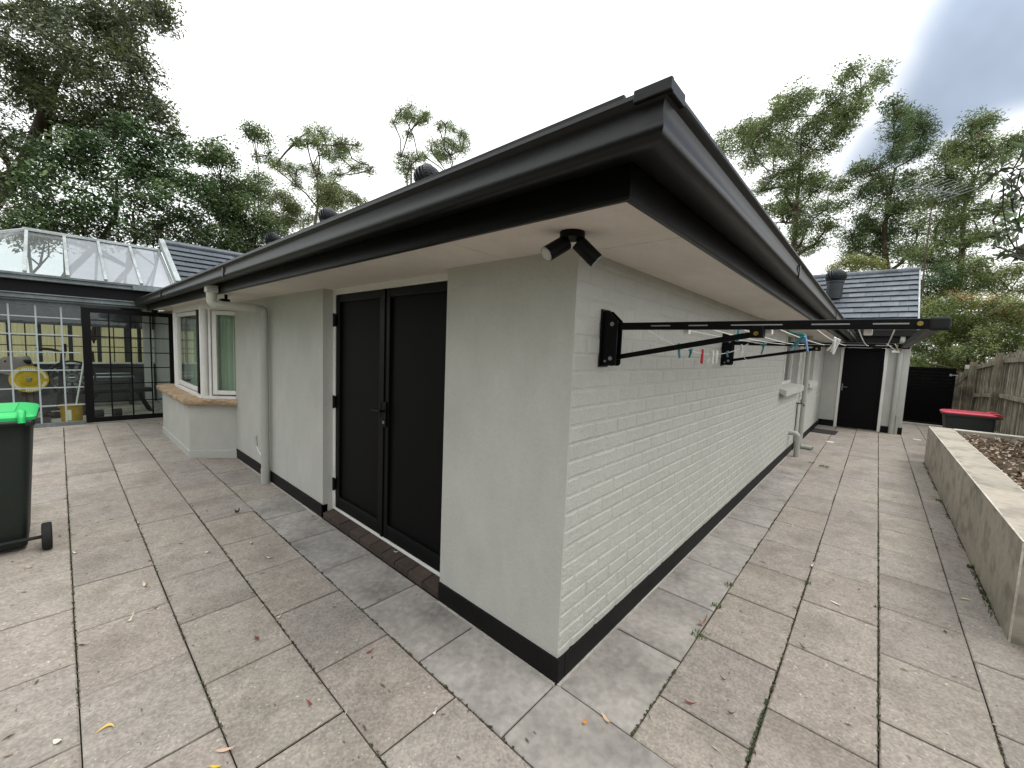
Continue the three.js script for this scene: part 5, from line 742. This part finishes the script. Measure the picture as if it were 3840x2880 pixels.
leaf('pale pointed leaf on the brick door step', 0xd8c9a4, -1.54, -.06, .09, .01, .6, .03, .078);
leaf('long pale bark stick on the side path', 0xd8d2c2, .985, -1.895, .12, .012, -.35, .01, .006, .05);
leaf('forked dark twig on the side path', 0x2d2622, .882, -1.209, .11, .006, -.6, .04, .004, .2);
leaf('long red-brown leaf near the bottom right of the corner', 0x74352c, .532, -.349, .10, .009, .2, .03);
leaf('dark narrow leaf on the second side paver', 0x3a2420, .61, -.622, .07, .007, -.2, .03);
leaf('dark curled leaf nearest the mossy joint', 0x352a22, .69, -.428, .06, .007, .1, .04, .004, .9);
leaf('crumpled tan leaf beside a weed tuft', 0xb99a82, .39, -.998, .08, .02, .8, .09);
leaf('pale green curved leaf near the planter base', 0xc8cc9a, 1.661, -2.667, .09, .014, .2, .02, .004, 1.2);
leaf('small pale leaf far along the side path', 0xcfc8b4, .557, -3.238, .07, .012, .9, .04);
leaf('pale leaf on a joint midway along the side path', 0xd4cab0, .798, -2.404, .09, .012, 1.2, .04);
leaf('crumpled dark brown leaf left of the door', 0x33211a, -3.328, .527, .1, .022, .4, .07);
leaf('pale leaf on the third row, left of the door', 0xcfc6ae, -2.578, .619, .07, .011, .1, .02);
leaf('white curled leaf in the middle of the left paving', 0xddd8c8, -2.64, .897, .07, .014, 1.0, .05);
leaf('small white leaf right of the green bin wheel', 0xd8d2c2, -3.27, 1.573, .07, .01, .8, .04);
leaf('tan leaf in front of the green bin', 0xb9a68c, -3.2, 1.79, .09, .01, .8, .03);
leaf('pale thin leaf across a joint behind the bin wheel', 0xcfc4a8, -3.617, 1.192, .11, .009, .0, .03);
{
  const cols = [[.1, .07, .045], [.14, .1, .07], [.05, .04, .03], [.42, .38, .3], [.2, .14, .09], [.07, .055, .04]], bit = tris([...quad([-.5, 0, 0], [0, .05, -.16], [.5, 0, 0], [0, .06, .16])]), n = 1900, im = new THREE.InstancedMesh(bit, M(0xffffff, .9, { side: THREE.DoubleSide }), n), o = new THREE.Object3D(), col = new THREE.Color();
  for (let i = 0; i < n; i++) { let x, z; const side = i % 3 === 0; if (side) { x = rr(.03, 1.75); z = -rr(0, 11.5); if (rnd() < .4) x = Math.round(x / .4) * .4 + rr(-.02, .02); } else { x = rr(-9.2, 1.6); z = rr(.03, 2.3); if (rnd() < .4) z = Math.max(.02, Math.round(z / .4) * .4 + rr(-.02, .02)); }
    o.position.set(x, .003, z); o.rotation.set(rr(-.15, .15), rr(0, 6.3), rr(-.15, .15)); o.scale.setScalar(Math.pow(rnd(), 3) * .045 + .006); o.scale.z *= rr(.3, .9); o.updateMatrix(); im.setMatrixAt(i, o.matrix); im.setColorAt(i, col.setRGB(...cols[Math.floor(rnd() * 6)])); }
  im.name = 'leaf_litter'; im.userData = { kind: 'stuff', label: 'small dry leaf bits and twigs scattered over the pavers', category: 'litter' }; scene.add(im);
}
function weed(label, x, z, n, h, spread, col, lx = 0, lz = 0) {
  n = Math.round(n * .45); h *= .75; const f = []; for (let i = 0; i < n; i++) { const a = rr(0, 6.28), k = rnd(), L = h * rr(.5, 1.1), t = rr(.2, 1), bx0 = rr(-spread, spread) * .5 + lx * rr(-.5, .5), bz = rr(-spread, spread) * .5 + lz * rr(-.5, .5), c = Math.cos(a), s = Math.sin(a), w = .0022 + .001 * k; const M1 = [bx0 + c * L * t * .4, L * .6, bz + s * L * t * .4], T = [bx0 + c * L * t, L * (.55 + .4 * (1 - t)), bz + s * L * t]; f.push([[bx0 - s * w, -.004, bz + c * w], [bx0 + s * w, -.004, bz - c * w], M1], [[M1[0] - s * w, M1[1], M1[2] + c * w], [M1[0] + s * w, M1[1], M1[2] - c * w], T], [[bx0 - s * w, -.004, bz + c * w], [M1[0] + s * w, M1[1], M1[2] - c * w], [M1[0] - s * w, M1[1], M1[2] + c * w]]); }
  const o = lone('weed_tuft', [tris(f)], M(col, .8, { side: THREE.DoubleSide }), label, 'weed', 'weeds growing in the joints'); o.position.set(x, 0, z);
}
const wc = [.09, .13, .03], wd = [.06, .085, .03];
weed('small weed in the joint nearest the brick wall, middle one', .395, -1.263, 60, .035, .05, wc);
weed('low weed at a paver corner beside the crumpled tan leaf', .41, -.9, 80, .03, .09, wc);
weed('thin grassy weed farther along the wall-side joint', .392, -1.6, 40, .05, .05, wc);
weed('mossy strip in the joint at the bottom right', .797, -.44, 420, .014, .014, wd, .0, .42);
weed('leafy weed on the path below the side window', .56, -6.4, 120, .06, .12, wc);
weed('grass tuft at the planter foot, far one', 1.765, -5.6, 120, .04, .08, wc);
weed('grass tuft at the planter foot, middle one', 1.775, -3.4, 120, .05, .06, wc);
weed('grass strip at the planter foot, near one', 1.778, -2.9, 300, .03, .04, wd, 0, .8);
weed('weed in the joint near the far wall pipe', .385, -6.56, 60, .04, .08, wc);
weed('dark weed in the joint at mid path', .8, -2.07, 50, .03, .05, wd);
weed('tiny weed on the straight path joint', 1.197, -2.06, 40, .025, .04, wd);
{
  const n = 5200, g = tris([...quad([-.5, 0, -.5], [.5, .3, -.4], [.5, 0, .5], [-.4, .35, .5])]), im = new THREE.InstancedMesh(g, M(0xffffff, 1, { side: THREE.DoubleSide }), n), o = new THREE.Object3D(), col = new THREE.Color(), cols = [[.05, .045, .025], [.06, .08, .025], [.035, .03, .022], [.09, .075, .05]];
  let i = 0;
  while (i < n) { let x, z; const k = rnd();
    if (k < .42) { x = [.4, .8, 1.2, 1.6][Math.floor(rnd() * 4)] + rr(-.004, .004); z = -11.5 * Math.pow(rnd(), 1.3); if (fbm(x * .3, -z * .11, 16, 3, 5) < .5) continue; }
    else if (k < .62) { x = 1.79 - Math.pow(rnd(), 2) * .03; z = -rr(2.2, 8.2); if (fbm(.3, -z * .12, 16, 3, 15) < .42) continue; }
    else { z = [.4, .8, 1.2, 1.6, 2][Math.floor(rnd() * 5)] + rr(-.004, .004); x = -rr(-1, 9); if (fbm(z * .3, -x * .11 + 2, 16, 3, 25) < .48) continue; }
    o.position.set(x, -.004 + rr(-.002, .003), z); o.rotation.set(rr(-.4, .4), rr(0, 6.3), rr(-.4, .4)); o.scale.setScalar(rr(.004, .014)); o.updateMatrix(); im.setMatrixAt(i, o.matrix); im.setColorAt(i, col.setRGB(...cols[Math.floor(rnd() * 4)])); i++; }
  im.name = 'joint_moss'; im.userData = { kind: 'stuff', label: 'dark moss and dirt crumbs caught in the paver joints', category: 'moss' }; scene.add(im);
}
renderer.render(scene, camera);
